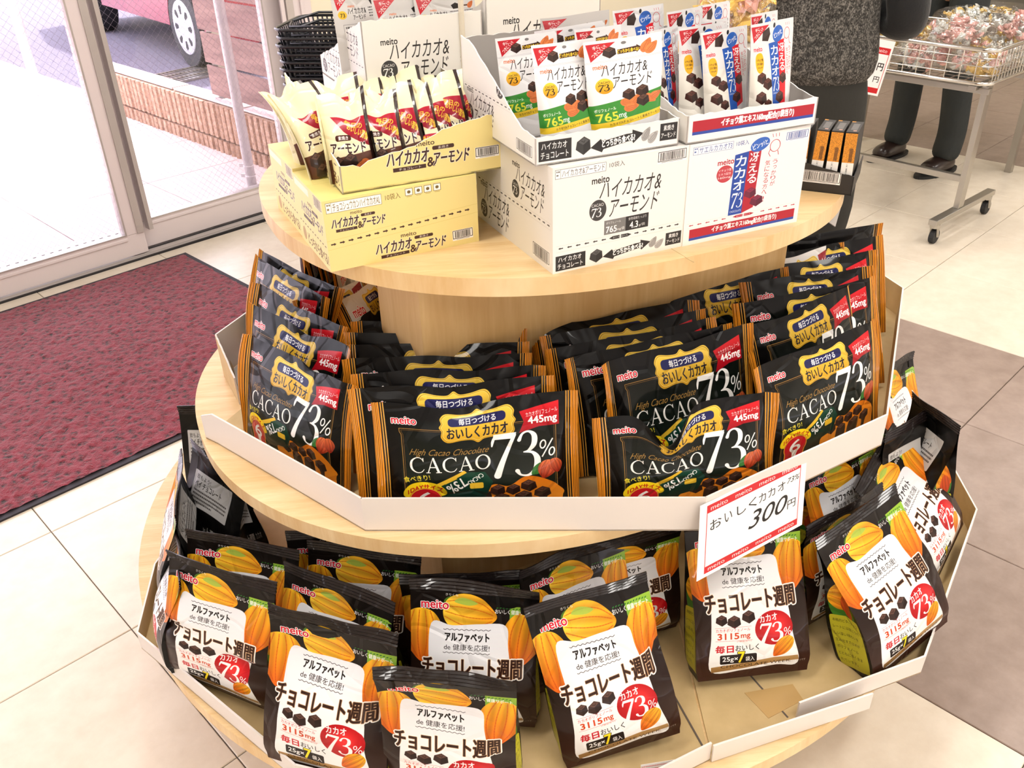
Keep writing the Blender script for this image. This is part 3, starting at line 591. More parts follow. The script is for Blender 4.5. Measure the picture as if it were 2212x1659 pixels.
M['alu'] = plain('aluminium', c8(196, 188, 184), .35, .35); M['alu_dark'] = plain('rubber_seal', c8(40, 38, 40), .6); M['frame_w'] = plain('frame_white', c8(226, 214, 214), .4)
M['wall'] = plain('cream_wall', c8(238, 228, 204), .7); M['ceil'] = plain('ceiling_white', c8(196, 192, 184), .9)
M['chrome'] = plain('chrome', c8(214, 212, 208), .16, 1); M['steel'] = plain('brushed_steel', c8(180, 176, 168), .3, .9)
M['black'] = plain('black_plastic', c8(26, 28, 32), .38); M['rubber'] = plain('rubber', c8(30, 32, 34), .6)
M['basket'] = plain('basket_plastic', c8(34, 36, 42), .3, coat=.3)
M['white_pipe'] = plain('white_pipe', c8(226, 220, 220), .4)
m = N('wired_glass'); m.set(Base_Color=(.9, .9, .95, 1)); gl = m.n.new('ShaderNodeBsdfGlossy'); gl.inputs['Roughness'].default_value = .03; tr = m.n.new('ShaderNodeBsdfTransparent'); tr.inputs[0].default_value = (.985, .965, .985, 1)
fr = m.n.new('ShaderNodeFresnel'); fr.inputs[0].default_value = 1.35; mx = m.n.new('ShaderNodeMixShader'); m.ln(fr.outputs[0], mx.inputs[0]); m.ln(tr.outputs[0], mx.inputs[1]); m.ln(gl.outputs[0], mx.inputs[2]); m.ln(mx.outputs[0], m.out.inputs['Surface']); M['glass'] = m.m
m = N('clear_film'); gl = m.n.new('ShaderNodeBsdfGlossy'); gl.inputs['Roughness'].default_value = .12; tr = m.n.new('ShaderNodeBsdfTransparent'); mx = m.n.new('ShaderNodeMixShader'); n = m.noise(14, m.coord(rnd=True), 3, .6, 1.2)
bp = m.n.new('ShaderNodeBump'); bp.inputs['Strength'].default_value = 1; bp.inputs['Distance'].default_value = .03; m.ln(n.outputs[0], bp.inputs['Height']); m.ln(bp.outputs[0], gl.inputs['Normal']); mx.inputs[0].default_value = .16; m.ln(tr.outputs[0], mx.inputs[1]); m.ln(gl.outputs[0], mx.inputs[2]); m.ln(mx.outputs[0], m.out.inputs['Surface']); M['film'] = m.m
M['wire'] = plain('glass_wire', c8(214, 200, 214), .4, .2)
M['seal_dark'] = foil('dark_seal', col=c8(32, 24, 22), rough=.3, cs=2)
for k, col in (('gold', c8(244, 206, 116)), ('silver', c8(232, 236, 230)), ('pink', c8(236, 184, 176))): M['candy_'+k] = foil('candy_'+k, col=col, rough=.22, metal=.45, cs=3)
# ---------------------------------------------------------------- mesh helpers
def mesh(name, v, f, mats, parent=None, uv=None, mi=None, smooth_=False, loc=None, rot=None):
    me = bpy.data.meshes.new(name); me.from_pydata([tuple(map(float, p)) for p in v], [], [tuple(int(i) for i in q) for q in f])
    if not isinstance(mats, (list, tuple)): mats = [mats]
    for m in mats: me.materials.append(m)
    if mi is not None: me.polygons.foreach_set('material_index', np.asarray(mi, dtype=np.int32))
    if smooth_: me.polygons.foreach_set('use_smooth', np.ones(len(me.polygons), bool))
    if uv is not None:
        l = me.uv_layers.new(name='UVMap'); ix = np.zeros(len(me.loops), int); me.loops.foreach_get('vertex_index', ix)
        u = np.asarray(uv, float); l.data.foreach_set('uv', (u[ix] if len(u) == len(v) else u).ravel())
    me.update(); o = bpy.data.objects.new(name, me); C.objects.link(o)
    if parent is not None: o.parent = parent
    if loc is not None: o.location = loc
    if rot is not None: o.rotation_euler = rot
    return o
def tag(o, label=None, cat=None, group=None, kind=None):
    for a, b in (('label', label), ('category', cat), ('group', group), ('kind', kind)):
        if b: o[a] = b
    return o
def empty(name, loc, rz=0, rx=0):
    o = bpy.data.objects.new(name, None); C.objects.link(o); o.location = loc; o.rotation_euler = (rx, 0, rz); o.empty_display_size = .05; return o
class B:      # collects boxes, tubes and plates into one mesh
    def __init__(s): s.v, s.f, s.m = [], [], []
    def add(s, v, f, mi=0):
        n = len(s.v); s.v += [tuple(map(float, p)) for p in v]; s.f += [tuple(i+n for i in q) for q in f]; s.m += [mi]*len(f)
    def box(s, x0, x1, y0, y1, z0, z1, mi=0, T=None):
        v = [(x, y, z) for z in (z0, z1) for y in (y0, y1) for x in (x0, x1)]
        if T: v = [T(p) for p in v]
        s.add(v, [(0, 2, 3, 1), (4, 5, 7, 6), (0, 1, 5, 4), (2, 6, 7, 3), (0, 4, 6, 2), (1, 3, 7, 5)], mi)
    def tube(s, pts, r, n=8, mi=0, closed=False, cap=True):
        pts = [Vector(p) for p in pts]; N_ = len(pts); rs = r if isinstance(r, (list, tuple)) else [r]*N_; v, f = [], []
        up = None
        for i, p in enumerate(pts):
            a, b = (pts[(i-1) % N_], pts[(i+1) % N_]) if closed else (pts[max(i-1, 0)], pts[min(i+1, N_-1)])
            d = (b-a).normalized()
            if up is None: up = Vector((0, 0, 1)) if abs(d.z) < .9 else Vector((1, 0, 0))
            x = d.cross(up).normalized(); y = x.cross(d).normalized(); up = y
            for k in range(n): t = 2*math.pi*k/n; v.append(p+x*math.cos(t)*rs[i]+y*math.sin(t)*rs[i])
        for i in range(N_ if closed else N_-1):
            j = (i+1) % N_
            for k in range(n): l = (k+1) % n; f.append((i*n+k, i*n+l, j*n+l, j*n+k))
        if cap and not closed: f += [tuple(range(n))[::-1], tuple(range((N_-1)*n, N_*n))]
        s.add(v, f, mi)
    def prism(s, pts, z0, z1, mi=0, side=None):
        n = len(pts); v = [(x, y, z0) for x, y in pts]+[(x, y, z1) for x, y in pts]
        s.add(v, [tuple(range(n))[::-1], tuple(range(n, 2*n))], mi)
        s.add(v, [(i, (i+1) % n, n+(i+1) % n, n+i) for i in range(n)], mi if side is None else side)
    def build(s, name, mats, parent=None, bevel=0, sm=False, **k):
        o = mesh(name, s.v, s.f, mats, parent, mi=s.m, smooth_=sm, **k)
        if bevel: md = o.modifiers.new('bevel', 'BEVEL'); md.width = bevel; md.segments = 2; md.limit_method = 'ANGLE'
        return o
def quadbox(name, w, d, h, mats, parent=None, bevel=.0015, **k):
    # carton with printed faces: local x 0..w, y 0..d (front at y=0), z 0..h; mats = front, left, top, right, back, bottom
    v = [(0, 0, 0), (w, 0, 0), (w, 0, h), (0, 0, h), (0, d, 0), (w, d, 0), (w, d, h), (0, d, h)]
    f = [(0, 1, 2, 3), (4, 0, 3, 7), (3, 2, 6, 7), (1, 5, 6, 2), (5, 4, 7, 6), (4, 5, 1, 0)]
    uv = [(0, 0), (1, 0), (1, 1), (0, 1)]*6
    return mesh(name, v, f, mats, parent, uv=uv, mi=range(6), **k)
def wall_strip(name, pts, mat_out, mat_in, parent=None, th=.003, jag=0, seed=0, uvs=False, mat_rim=None):
    # pts: (x, y, z0, z1) along a path; a thin upright card with real thickness, its torn edge jagged
    rng = np.random.default_rng(seed); P_ = []
    for (a, b) in zip(pts[:-1], pts[1:]):
        a, b = np.array(a, float), np.array(b, float); n = max(1, int(np.linalg.norm((b-a)[:2])/.008)) if jag else 1
        for i in range(n): P_.append(a+(b-a)*i/n)
    P_.append(np.array(pts[-1], float)); P_ = np.array(P_)
    if jag: P_[1:-1, 3] += rng.uniform(-jag, jag, len(P_)-2)
    d = np.gradient(P_[:, :2], axis=0); d /= np.linalg.norm(d, axis=1)[:, None]; nn = np.stack([-d[:, 1], d[:, 0]], 1)*th
    n = len(P_); ln = np.concatenate([[0], np.cumsum(np.linalg.norm(np.diff(P_[:, :2], axis=0), axis=1))]); ln /= ln[-1]
    z0, z1 = P_[:, 2].min(), P_[:, 3].max(); v, uv = [], []
    for off in (0, 1):
        for zi in (2, 3):
            for i in range(n): q = P_[i, :2]+nn[i]*off; v.append((q[0], q[1], P_[i, zi])); uv.append((ln[i], (P_[i, zi]-z0)/(z1-z0)))
    f, mi = [], []
    for i in range(n-1):
        f += [(i, i+1, n+i+1, n+i), (2*n+i+1, 2*n+i, 3*n+i, 3*n+i+1), (n+i, n+i+1, 3*n+i+1, 3*n+i), (i+1, i, 2*n+i, 2*n+i+1)]; mi += [0, 1, 2, 1]
    f += [(0, n, 3*n, 2*n), (n-1, 3*n-1, 4*n-1, 2*n-1)]; mi += [2, 2]
    return mesh(name, v, f, [mat_out, mat_in, mat_rim or M['white_card']], parent, uv=uv, mi=mi)
def waves(rng, n, f0, f1):
    w = [(rng.uniform(f0, f1), rng.uniform(0, 2*math.pi), rng.uniform(0, 2*math.pi)) for _ in range(n)]
    return lambda x, y: sum(np.sin(f*(x*math.cos(a)+y*math.sin(a))+p) for f, a, p in w)/n
# ---------------------------------------------------------------- printed materials
F_ = {}
F_['cacao'] = foil('cacao_foil', print_cacao(), rough=.3, coat=.2, crease=1.0, spec=.12); F_['cacao_back'] = foil('cacao_back_foil', print_back_cacao(), rough=.3, coat=.2, crease=1.0, spec=.12)
F_['cacao_white'] = foil('white_top_foil', print_white_cacao(), rough=.3, coat=.4)
F_['seal'] = foil('striped_seal', print_seal(), rough=.3, coat=.4, crease=.2)
F_['week'] = foil('week_foil', print_week(), rough=.34, coat=.18, crease=.5, spec=.15); F_['week_side'] = foil('week_side_foil', print_week_side(), rough=.34, coat=.18, crease=.6, spec=.15); F_['week_back'] = foil('week_back_foil', print_week_back(), rough=.34, coat=.18, crease=.7, spec=.15)
F_['almond'] = foil('almond_foil', print_almond(), rough=.3, coat=.35, crease=.35); F_['almond_back'] = foil('almond_back_foil', print_almond_back(), rough=.3, coat=.3, crease=.35)
F_['ginkgo'] = foil('ginkgo_foil', print_ginkgo(), rough=.28, coat=.4, crease=.45); F_['grey_foil'] = foil('grey_foil', col=c8(196, 194, 194), rough=.25, metal=.5)
F_['sachet'] = foil('sachet_foil', print_sachet(), rough=.3, coat=.4, crease=.4); F_['sachet_back'] = foil('sachet_back', col=c8(234, 224, 184), rough=.3, coat=.3)
def sheet_uv(nu, nv): return [((i/(nu-1)), j/(nv-1)) for j in range(nv) for i in range(nu)]
def sheet_f(nu, nv, o=0, flip=False):
    f = []
    for j in range(nv-1):
        for i in range(nu-1):
            q = (o+j*nu+i, o+j*nu+i+1, o+(j+1)*nu+i+1, o+(j+1)*nu+i); f.append(q[::-1] if flip else q)
    return f
def pillow(name, w, h, T, prof, mats, root, seed, nu=37, nv=27, dips=(), bend=.0, side=.0, lump=.004, pinch=.02, part='pouch', taper=0, vcrop=0, edge=3.0, curl=0, fold=0):
    """two-sheet bag: front at -y; prof(v) gives its thickness share at height v"""
    rng = np.random.default_rng(seed); lw = waves(rng, 5, 18, 60); ed = waves(rng, 3, 14, 40); big = waves(rng, 3, 6, 16); ew = waves(rng, 3, 20, 50)
    u, v = np.meshgrid(np.linspace(-1, 1, nu), np.linspace(0, 1, nv)); p = np.vectorize(prof)(v)
    xe = w/2*(1-pinch*np.sin(np.pi*v))*(1-taper*(1-v)**1.5)
    x = u*xe; z = h*v
    top = sum(dp*np.exp(-((u-c)/s)**2) for c, dp, s in dips) if dips else 0*u
    z = z-top*v**3+.003*ew(x*1.0, x*0)*v**4
    th = T*p*(1-np.abs(u)**edge)**.55
    mid = bend*v**3+.006*big(x, z)*v+curl*u**2*v
    if dips: mid = mid-fold*(top/.05)*v**4
    cr = .0026*ed(x*.35, z*1.5)*np.abs(u)**5*(1-np.abs(u))**.2*4
    lf = lump*lw(x, z)*(1-np.abs(u)**4)*np.clip(p, .15, 1)
    fy = mid-th/2+lf+cr*.5; by = mid+th/2+lump*lw(x+.3, z+.2)*(1-np.abs(u)**4)*np.clip(p, .15, 1)+cr*.5
    by[:, 0] = fy[:, 0]; by[:, -1] = fy[:, -1]; by[-1] = fy[-1]; by = np.maximum(by, fy)
    V = np.concatenate([np.stack([x, fy, z], -1).reshape(-1, 3), np.stack([x, by, z], -1).reshape(-1, 3)])
    n = nu*nv; f = sheet_f(nu, nv)+sheet_f(nu, nv, n, True); mi = [0]*((nu-1)*(nv-1))+[1]*((nu-1)*(nv-1))
    s = [(a, max(0, (b-vcrop)/(1-vcrop))*(.962 if vcrop == .11 else 1)) for a, b in sheet_uv(nu, nv)]; uv = s+[(1-a, b) for a, b in s]
    for i in range(nu-1): f.append((i+1, i, n+i, n+i+1)); mi.append(1)
    o = mesh(part, V, f, mats, root, uv=uv, mi=mi, smooth_=True)
    return o, (x, fy, z)
def side_seal(root, E, sgn, sw, seed, mat, name='side_seal', uvflip=False):
    x, fy, z = E; k = 0 if sgn < 0 else -1; rng = np.random.default_rng(seed+5); w1 = waves(rng, 3, 12, 34); nv = x.shape[0]; ns = 9
    V, uv = [], []
    for j in range(nv):
        for i in range(ns):
            t = i/(ns-1); y = fy[j, k]+.009*t*w1(z[j, k]*1.0, 3.3)*1.6+.0007*math.cos(i*math.pi)
            V.append((x[j, k]+sgn*sw*t*(1-.12*abs(w1(z[j, k], 1.0))), y, z[j, k]+.002*t*w1(z[j, k], 0))); uv.append((t, j/(nv-1)))
    n = len(V); V += [(a, b+.0009, c) for a, b, c in V]; uv += uv
    f = sheet_f(ns, nv, 0, sgn < 0)+sheet_f(ns, nv, n, sgn > 0)
    for j in range(nv-1): a = j*ns+ns-1; f.append((a, a+ns, n+a+ns, n+a))
    a = (nv-1)*ns; f += [(a+i, a+i+1, n+a+i+1, n+a+i) for i in range(ns-1)]
    return mesh(name, V, f, [mat], root, uv=uv, smooth_=False)
def place(TL, TR, zt, z0, h, lean=None, w=None):
    A, B_ = P(*TL, zt), P(*TR, zt); d = (B_-A)[:2]; L = np.hypot(*d); yaw = math.atan2(d[1], d[0]); Mx = (A+B_)[:2]/2
    if lean is None: lean = math.acos(min(1, (zt-z0)/h))
    s = h*math.sin(lean); n = np.array([-math.sin(yaw), math.cos(yaw)]); b = Mx-n*s
    return (b[0], b[1], z0), yaw, -lean, (w or L)
def cacao_bag(TL, TR, label, group, seed, zt=.772, z0=.604, h=.178, w=None, dips=None, kind='cacao', fold=0, T=.034, flip=0, lean=None, shift=0):
    if lean is None and h == .178: lean = math.radians(15); h = .187
    (loc, yaw, rx, L) = place(TL, TR, zt, z0, h, lean, w); L = min(max(L, .25), .292) if w is None else w
    rng = np.random.default_rng(seed); r = empty('cacao_bag', loc, yaw+(math.pi if flip else 0), rx if not flip else -rx); tag(r, label, 'chocolate bag', group)
    sw = .019; prof = lambda v: .35+.65*math.sin(min(1, v/.38)*math.pi/2) if v < .38 else (1-((v-.38)/.62)**1.5)*.93+.07
    mats = [F_[kind], F_['cacao_back']]
    o, E = pillow('pouch', L-2*sw, h, T, prof, mats, r, seed, dips=dips if dips is not None else [(rng.uniform(-.5, .5), rng.uniform(.001, .007), rng.uniform(.25, .5))], bend=rng.uniform(.004, .014), fold=fold, vcrop=.11, lump=.0048)
    side_seal(r, E, -1, sw, seed, F_['seal']); side_seal(r, E, 1, sw, seed+1, F_['seal'])
    return r
def gusset_bag(loc, yaw, lean, w, h, D, label, group, seed, back=False, nu=25, nv=27, roll=0, wob=1.0, dents=(), side='week_side'):
    rng = np.random.default_rng(seed); lw = waves(rng, 5, 16, 44); sw_ = waves(rng, 3, 20, 50); tw = waves(rng, 2, 10, 24); crk = waves(rng, 3, 30, 80)
    r = empty('gusseted_bag', loc, 0); tag(r, label, 'chocolate bag', group)
    r.rotation_mode = 'QUATERNION'; r.rotation_quaternion = (Matrix.Rotation(yaw+(math.pi if back else 0), 3, 'Z') @ Matrix.Rotation(lean if back else -lean, 3, 'X') @ Matrix.Rotation(roll, 3, 'Y')).to_quaternion()
    vs = np.linspace(0, 1, nv); ss = lambda a, b, x: (lambda t: t*t*(3-2*t))(np.clip((x-a)/(b-a), 0, 1))
    d = D*(1-ss(.30, 1.0, vs)*.97)*(.80+.2*ss(0, .15, vs)); W = w*(1+.0*vs)*(.95+.05*ss(0, .1, vs))*(1-.03*np.sin(np.pi*vs)); g = w*.16*ss(.12, 1, vs)*.9
    bend = .014*wob*vs**4*(1 if rng.random() < .5 else -1)
    def patch(cols, fn):
        V = []
        for j, v in enumerate(vs):
            for i in range(cols):
                t = i/(cols-1); V.append(fn(j, v, t))
        return V
    env = lambda t: (1-abs(2*t-1)**4)
    lowf = ss(0, .2, vs)*(1-ss(.75, 1, vs)*.7)
    def dent(t, v): return sum(a*math.exp(-((t-c)/s1)**2-((v-e)/s2)**2) for c, e, s1, s2, a in dents)
    def tilt(x, v): return .004*tw(x, 0)*v**3
    def front(j, v, t):
        x = (t-.5)*W[j]; y = -d[j]/2-.010*env(t)*math.sin(math.pi*min(1, v*1.25))+.0082*wob*lw(x, v*h)*env(t)*lowf[j]+bend[j]+dent(t, v)
        return (x, y+tilt(x, v), v*h+.0016*crk(x, 0)*(v > .99))
    def bck(j, v, t):
        x = (.5-t)*W[j]; return (x, d[j]/2+.010*env(t)*math.sin(math.pi*min(1, v*1.25))+.0058*wob*lw(x+.5, v*h)*env(t)*lowf[j]+bend[j]+tilt(x, v), v*h)
    def sidep(s):
        def fn(j, v, t):
            a = front(j, v, 1.0 if s > 0 else 0.0); b = bck(j, v, 0.0 if s > 0 else 1.0)
            y = a[1]*(1-t)+b[1]*t if s > 0 else b[1]*(1-t)+a[1]*t
            k = 1-abs(2*t-1); return (a[0]-s*(g[j]*k)+s*.004*sw_(y*3, v*h)*k*(1-v), y, v*h)
        return fn
    V, f, mi, uv = [], [], [], []
    for fn, cols, m in ((front, nu, 0), (sidep(1), 7, 1), (bck, nu, 2), (sidep(-1), 7, 1)):
        f += sheet_f(cols, nv, len(V)); mi += [m]*((cols-1)*(nv-1)); V += patch(cols, fn); uv += sheet_uv(cols, nv)
    nb = len(V); V += [(-W[0]/2, -d[0]/2, 0), (W[0]/2, -d[0]/2, 0), (W[0]/2, d[0]/2, 0), (-W[0]/2, d[0]/2, 0)]; uv += [(0, 0)]*4; f.append((nb+3, nb+2, nb+1, nb)); mi.append(1)
    mesh('pouch', V, f, [F_['week'], F_[side], F_['week_back']], r, uv=uv, mi=mi, smooth_=True)
    # crimped top seal with level ridges
    nr, sh = 9, .019; V, uv = [], []
    for s in (0, 1):
        for j in range(nr):
            t = j/(nr-1)
            for i in range(nu):
                x0, y0, z0 = front(nv-1, 1, i/(nu-1)); V.append((x0*1.005, y0+(.0016 if s else 0)+.0008*math.cos(j*math.pi)+.007*wob*t*tw(x0*1.3, 2)+.003*t*crk(x0, 1), z0-.001+sh*t+.0012*crk(x0, 2)*t)); uv.append((i/(nu-1), t))
    n = nr*nu; f = sheet_f(nu, nr)+sheet_f(nu, nr, n, True)+[(n-nu+i, n-nu+i+1, 2*n-nu+i+1, 2*n-nu+i) for i in range(nu-1)]
    mesh('top_seal', V, f, [M['seal_dark']], r, uv=uv, smooth_=False)
    return r
def week_bag(TL, TR, label, group, seed, zt=.525, z0=.302, h=.235, w=.186, D=.062, lean=None, base=None, yaw=None, **k):
    if lean is not None: zt = z0+(h+.018)*math.cos(lean)
    (loc, yaw_, rx, L) = place(TL, TR, zt, z0, h+.018, lean)
    if yaw is None: yaw = yaw_
    if base: loc = (base[0], base[1], z0)
    return gusset_bag(loc, yaw, -rx, w or L, h, D, label, group, seed, **k)
def stand_pouch(TL, TR, zt, z0, h, w, D, front, back, label, group, seed, name='snack_pouch', lean=None, flip=False, curl=0, cat='snack pouch'):
    (loc, yaw, rx, L) = place(TL, TR, zt, z0, h, lean); w = w or L
    r = empty(name, loc, yaw+(math.pi if flip else 0), -rx if flip else rx); tag(r, label, cat, group)
    prof = lambda v: (.9+.1*math.cos(v*3))*(1-v/.82)**.75*1.0+.0 if v < .81 else .02
    hb = h*.84
    o, E = pillow('pouch', w, h, D, prof, [F_[front], F_[back]], r, seed, nu=29, nv=31, pinch=.0, edge=2.6, bend=.006, lump=.003, curl=curl)
    return r
def sachet(TL, TR, zt, z0, label, group, seed, h=.108, w=.056):
    (loc, yaw, rx, L) = place(TL, TR, zt, z0, h, None); rng = np.random.default_rng(seed)
    r = empty('chocolate_sachet', loc, yaw, rx); tag(r, label, 'sachet', group)
    prof = lambda v: .5+.5*math.sin(min(1, v/.3)*math.pi/2) if v < .55 else max(.02, 1-((v-.55)/.45)**1.6)
    o, E = pillow('pouch', w-.006, h, .026, prof, [F_['sachet'], F_['sachet_back']], r, seed, nu=21, nv=21, dips=[(rng.uniform(-.3, .3), .008, .5)], bend=.014, lump=.0025, pinch=.05)
    side_seal(r, E, 1, .006, seed, M['seal_dark'], 'side_seal'); side_seal(r, E, -1, .004, seed, F_['sachet_back'], 'side_seal')
    return r
# ---------------------------------------------------------------- the shop floor, tile by tile
FAZ = 43.7
def rot(o, deg): o.rotation_euler = (0, 0, math.radians(deg)); return o
fl = B(); c0 = [tuple(uv2(FAZ, u, v)) for u, v in ((-4.5, -4.5), (9.5, -4.5), (9.5, 3.79), (-4.5, 3.79))]
fl.prism(c0, -.05, -.004); floor = fl.build('floor', [M['grout']]); tag(floor, kind='structure')
US = [-3.7+.505*i for i in range(0, 27)]; US = [.339+.5035*k for k in range(-8, 18)]
VS = [-4.0, -3.5, -3.0, -2.46, -1.95, -1.44, -.93, -.42, .09, .602, 1.12, 1.57, 2.03, 2.55, 3.06, 3.55]
_t = {}
def tile(name, w, d, mat, u0, v0, parent, az, z, th=.006, bev=.0015):
    k = (name, round(w, 3), round(d, 3), mat.name)
    if k not in _t:
        b = bev; v = [(0, 0, -th), (w, 0, -th), (w, d, -th), (0, d, -th), (0, 0, -b), (w, 0, -b), (w, d, -b), (0, d, -b), (b, b, 0), (w-b, b, 0), (w-b, d-b, 0), (b, d-b, 0)]
        f = [(0, 1, 5, 4), (1, 2, 6, 5), (2, 3, 7, 6), (3, 0, 4, 7), (4, 5, 9, 8), (5, 6, 10, 9), (6, 7, 11, 10), (7, 4, 8, 11), (8, 9, 10, 11)]
        o = mesh(name, v, f, mat); _t[k] = o.data
    else: o = bpy.data.objects.new(name, _t[k]); C.objects.link(o)
    p = uv2(az, u0, v0); o.location = (p[0], p[1], z); rot(o, az); o.parent = parent; return o
for i in range(len(US)-1):
    for j in range(len(VS)-1):
        u, v = US[i], VS[j]; brown = (1.2 < u < 2.7 and v < 1.0) or (4.7 < u < 7.0)
        if u < -1.2 or v < -1.5: continue
        g = .0022; tile('floor_tile', US[i+1]-u-g, VS[j+1]-v-g, M['tile_brown' if brown else 'tile_beige'], u+g/2, v+g/2, floor, FAZ, 0)
# the strip of floor outside the reach of the view, one slab each
sb = B()
for a, b_, c_, d_ in ((-4.4, 9.3, -4.4, -1.97), (-4.4, -1.2, -1.95, 3.55)): sb.prism([tuple(uv2(FAZ, u, v)) for u, v in ((a, c_), (b_, c_), (b_, d_), (a, d_))], -.005, 0)
sb.build('floor_slab', [M['tile_beige']], floor)
# ---------------------------------------------------------------- walls and ceiling
DAZ = 45.0; D0 = np.array([-1.481, 3.541]); dt = uv2(DAZ, 1, 0); dn = uv2(DAZ, 0, 1)
def DW(t, n): p = D0+dt*t+dn*n; return (p[0], p[1])
def dbox(b, t0, t1, n0, n1, z0, z1, mi=0): b.box(t0, t1, n0, n1, z0, z1, mi, T=lambda p: (*DW(p[0], p[1]), p[2]))
w = B(); dbox(w, .90, 7.6, .0, .14, -.02, CEIL); tag(w.build('wall_left', [M['wall']]), kind='structure')
w = B(); dbox(w, -4.6, .90, .0, .14, 2.18, CEIL); tag(w.build('trim_1', [M['wall']]), kind='structure')
w = B(); dbox(w, -5.6, -4.6, 0, .14, -.02, CEIL); tag(w.build('wall_near_left', [M['wall']]), kind='structure')
w = B(); dbox(w, 7.6, 7.74, -10, .14, -.02, CEIL); tag(w.build('wall_back', [M['wall']]), kind='structure')
w = B(); dbox(w, -5.6, 7.74, -10.14, -10, -.02, CEIL); tag(w.build('wall_right', [M['wall']]), kind='structure')
w = B(); dbox(w, -5.74, -5.6, -10.14, .14, -.02, CEIL); tag(w.build('wall_front', [M['wall']]), kind='structure')
w = B(); dbox(w, -5.74, 7.74, -10.14, 1.15, CEIL, CEIL+.12); tag(w.build('ceiling', [M['ceil']]), kind='structure')  # runs on past the door wall as an added, unseen eave blocking the sun
w = B(); dbox(w, 1.0, 7.55, -.012, .0, .0, .08); tag(w.build('baseboard_left', [M['frame_w']]), kind='structure')
for i, (x, y) in enumerate(LAMPS):     # batten fittings the tubes hang from
    b = B(); b.box(-.62, .62, -.11, .11, -.05, 0, 0); b.box(-.6, .6, -.02, .02, -.08, -.05, 0)
    o = b.build('ceiling_light', [M['ceil']], loc=(x, y, CEIL)); rot(o, 44); tag(o, 'white batten ceiling light over the shop floor', 'ceiling light', 'ceiling lights')
# ---------------------------------------------------------------- the sliding glass door
def glass_leaf(name, t0, t1, n0, rail_z, n, st=.075):
    fr = B()
    dbox(fr, t0, t1, n0, n0+.035, .012, rail_z); dbox(fr, t0, t1, n0, n0+.035, 2.08, 2.16)
    dbox(fr, t0, t0+st, n0-.001, n0+.036, rail_z, 2.08); dbox(fr, t1-st, t1, n0-.001, n0+.036, rail_z, 2.08)
    dbox(fr, t0+st, t1-st, n0-.004, n0+.006, rail_z-.022, rail_z-.010)
    o = fr.build(name, [M['frame_w']], bevel=.002); tag(o, kind='structure')
    g = B(); dbox(g, t0+st, t1-st, n0+.013, n0+.017, rail_z, 2.08); g.build('glass', [M['glass']], o)
    s = B()
    for a in (t0+st, t1-st-.007): dbox(s, a, a+.007, n0-.004, n0+.04, rail_z, 2.08)
    dbox(s, t0+st, t1-st, n0-.003, n0+.038, rail_z, rail_z+.006); s.build('glass_bead', [M['alu']], o)
    # wire cast into the glass, both ways on the slant
    wr = B(); a, b_, zb, zt = t0+st, t1-st, rail_z, 2.08; p = .030; L = zt-zb; k = a-L
    while k < b_:
        for sgn in (1, -1):
            ta, tb = (k, k+L) if sgn > 0 else (k+L, k); za, zz = zb, zt
            lo, hi = max(a, min(ta, tb)), min(b_, max(ta, tb))
            if hi-lo > .01:
                f = lambda t: zb+(t-ta)/(tb-ta)*L
                q = [(lo, f(lo)), (hi, f(hi))]
                pts = [(*DW(t, n0+.015), z) for t, z in q]; wr.tube(pts, .00035, 3, cap=False)
        k += p
    o2 = wr.build('wire_mesh', [M['wire']], o); o2['kind'] = 'stuff'
    return o
glass_leaf('door_1', -1.6, -.055, .0, .102, 0)
glass_leaf('door_2', -.10, .80, .05, .125, 1, .10)
glass_leaf('door_3', -3.2, -1.55, .05, .102, 2)
fb = B(); dbox(fb, -4.6, .9, -.03, .13, -.02, .006); dbox(fb, -4.6, .9, -.012, -.006, .006, .012); dbox(fb, -4.6, .9, .088, .094, .006, .014)
o = fb.build('trim_2', [M['alu']]); tag(o, kind='structure')
fb = B(); dbox(fb, -4.6, .9, -.034, -.026, -.01, .0075); dbox(fb, -4.6, .9, .038, .046, .0, .009); o = fb.build('trim_3', [M['alu_dark']]); tag(o, kind='structure')
fb = B()
dbox(fb, -.085, -.055, -.006, .0, .102, 2.16); dbox(fb, -.03, -.012, .0, .04, .10, 2.16); fb.build('seal_strip', [M['alu']], bpy.data.objects['door_1'])
fb = B(); dbox(fb, .80, .90, -.02, .14, 0, 2.2); dbox(fb, .74, .76, -.03, -.02, 0, 2.2); dbox(fb, .84, .86, -.03, -.02, 0, 2.2); dbox(fb, -4.6, .9, -.02, .14, 2.16, 2.22); o = fb.build('trim_4', [M['frame_w']], bevel=.002); tag(o, kind='structure')
fb = B(); dbox(fb, .765, .80, -.035, -.0, 0, 2.2); o = fb.build('trim_5', [M['alu']]); tag(o, kind='structure')
# ---------------------------------------------------------------- outside
BAZ = -45.6; g0 = B(); g0.box(-14, 8, -.3, 14, -.10, -.045)
ob = g0.build('ground_outside', [M['patio_joint']], loc=(D0[0], D0[1], 0)); rot(ob, DAZ); ob.location = (D0[0]+dn[0]*.44, D0[1]+dn[1]*.44, 0); tag(ob, kind='structure')
pu = [-3.2+.60*i for i in range(12)]; pv = [.14+.28*0, .42, .94, 1.54, 2.14, 2.74, 3.34, 3.94, 4.54, 5.14]
pav = B(); pav.box(-8, 3.2, .13, .42, -.06, -.006, T=lambda p: (*DW(p[0], p[1]), p[2])); pav_o = pav.build('pavement', [M['patio']]); tag(pav_o, kind='structure')
for i in range(len(pu)-1):
    for j in range(1, len(pv)-1):
        u, v = pu[i], pv[j]; t_ = tile('paving_tile', .60-.004, pv[j+1]-v-.004, M['patio'], 0, 0, pav_o, DAZ, -.006, .05, .002); q = DW(u, v); t_.location = (q[0], q[1], -.006)
